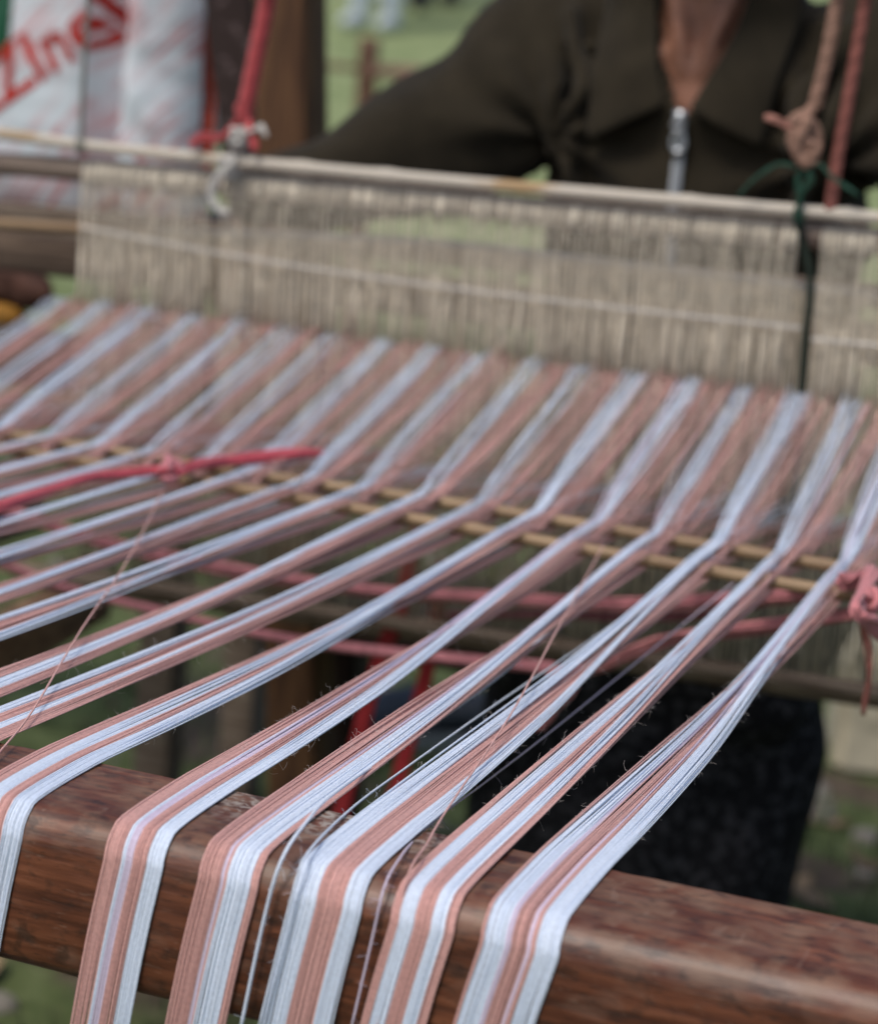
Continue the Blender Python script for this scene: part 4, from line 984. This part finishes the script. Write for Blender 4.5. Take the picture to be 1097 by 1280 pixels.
# ------------------------------------------------------------------ far garden: bench and standing people
gb_y = 4.6
gp = at(455, 150, Y=gb_y)
gb = tag(empty('garden_bench', (gp[0], gb_y, ground_z(gp[0], gb_y))), 'blurred brown wooden bench on the lawn behind the weaver', 'bench')
gz = ground_z(gp[0], gb_y); tp_ = at(455, 46, Y=gb_y)[2]; rz = at(430, 84, Y=gb_y)[2]
M_GB = mat('bench_wood', (.16, .085, .055), .8, noise_scale=12, noise_amt=.4)
wood_bar('post', (gp[0], gb_y, gz-.02), (gp[0], gb_y, tp_), .04, .045, M_GB, gb, up=(0, 1, 0))
wood_bar('post', (gp[0]+.75, gb_y, gz-.02), (gp[0]+.75, gb_y, tp_), .04, .045, M_GB, gb, up=(0, 1, 0))
sq = at(515, 92, Y=gb_y)
wood_bar('seat', (gp[0]+.024, gb_y+.06, sq[2]), (gp[0]+.95, gb_y+.06, sq[2]), .03, .22, mat('bench_seat_wood', (.27, .16, .115), .8, noise_scale=12, noise_amt=.4), gb)
wood_bar('rail', (gp[0]-.65, gb_y, rz), (gp[0]-.024, gb_y, rz), .016, .02, M_GB, gb)
wood_bar('post', (gp[0]-.68, gb_y, gz-.02), (gp[0]-.68, gb_y, tp_), .04, .045, M_GB, gb, up=(0, 1, 0))

def bystander(px, py, Y, top, leg, shoe_c, label, hairc=(.02, .016, .014), turn=1):
    b = at(px, py, Y=Y); x0, z0 = b[0], b[2]; gz = ground_z(x0, Y); z0 = gz
    bm = bmesh.new()
    loft(bm, [((x0, Y, z0+z), (rx, 0, 0), (0, ry, 0)) for z, rx, ry in ((.88, .15, .11), (1.05, .13, .10), (1.25, .165, .115), (1.38, .17, .10), (1.45, .09, .07))], 16)
    limb(bm, [(x0, Y, z0+1.42), (x0, Y-.01, z0+1.54)], [.055, .05], 10, 4)
    ball(bm, (x0, Y-.015, z0+1.60), .1, (.76, .92, 1.15)); limb(bm, [(x0, Y-.10, z0+1.60), (x0, Y-.118, z0+1.575)], [.01, .014], 8, 3)
    for s in (-1, 1):
        limb(bm, [(x0+s*.17, Y, z0+1.38), (x0+s*.22, Y+.01, z0+1.12), (x0+s*.21, Y-.05, z0+.88)], [.05, .042, .03], 10, 5)
        limb(bm, [(x0+s*.21, Y-.05, z0+.88), (x0+s*.21, Y-.07, z0+.80), (x0+s*.205, Y-.065, z0+.73)], [.032, .034, .02], 9, 4)
        limb(bm, [(x0+s*.085, Y, z0+.90), (x0+s*.095, Y-.01, z0+.48), (x0+s*.10, Y+.01, z0+.07)], [.08, .056, .036], 12, 5)
        limb(bm, [(x0+s*.10, Y+.02, z0+.05), (x0+s*.11, Y-.09, z0+.035), (x0+s*.11, Y-.16, z0+.03)], [.04, .038, .028], 10, 4)
    p = solidify_remesh(bm, 'person', .014, 3, M_SKIN, origin=(x0, Y, z0)); tag(p, label, 'person', 'people standing far off on the lawn')
    bm = bmesh.new()
    loft(bm, [((x0, Y, z0+z), (rx, 0, 0), (0, ry, 0)) for z, rx, ry in ((.84, .17, .13), (1.05, .15, .12), (1.25, .18, .13), (1.39, .185, .115), (1.46, .09, .075))], 16)
    for s in (-1, 1): limb(bm, [(x0+s*.16, Y, z0+1.38), (x0+s*.225, Y+.01, z0+1.14)], [.068, .062], 10, 5)
    solidify_remesh(bm, 'shirt', .014, 3, mat('shirt_cloth', top, .85, noise_scale=12, noise_amt=.25), p)
    bm = bmesh.new()
    ball(bm, (x0, Y, z0+.90), .13, (1.3, 1, .8))
    for s in (-1, 1): limb(bm, [(x0+s*.085, Y, z0+.90), (x0+s*.097, Y-.01, z0+.48), (x0+s*.10, Y+.01, z0+.14)], [.095, .072, .062], 12, 5)
    solidify_remesh(bm, 'trousers', .014, 3, mat('trouser_cloth', leg, .85, noise_scale=12, noise_amt=.25), p)
    for s in (-1, 1):
        bm = bmesh.new(); limb(bm, [(x0+s*.10, Y+.03, z0+.055), (x0+s*.11, Y-.09, z0+.045), (x0+s*.11, Y-.17, z0+.035)], [.052, .048, .036], 10, 4)
        solidify_remesh(bm, 'shoe', .012, 2, mat('shoe_leather', shoe_c, .6), p)
    bm = bmesh.new(); ball(bm, (x0, Y+.012, z0+1.63), .1, (.86, .98, 1.1)); solidify_remesh(bm, 'hair', .014, 2, mat('hair_dark', hairc, .6), p, cut=lambda c: c.y < Y-.05 and c.z < z0+1.66)
bystander(468, 30, 11.4, (.55, .6, .65), (.55, .62, .68), (.55, .60, .64), 'far bystander in pale trousers and shoes standing at the left')
bystander(508, 18, 12.6, (.10, .12, .2), (.018, .022, .045), (.02, .02, .025), 'far bystander in dark navy trousers standing in the middle')
bystander(545, 20, 13.0, (.5, .2, .2), (.33, .14, .13), (.05, .03, .03), 'far bystander in dull pink trousers nearest the weaver')
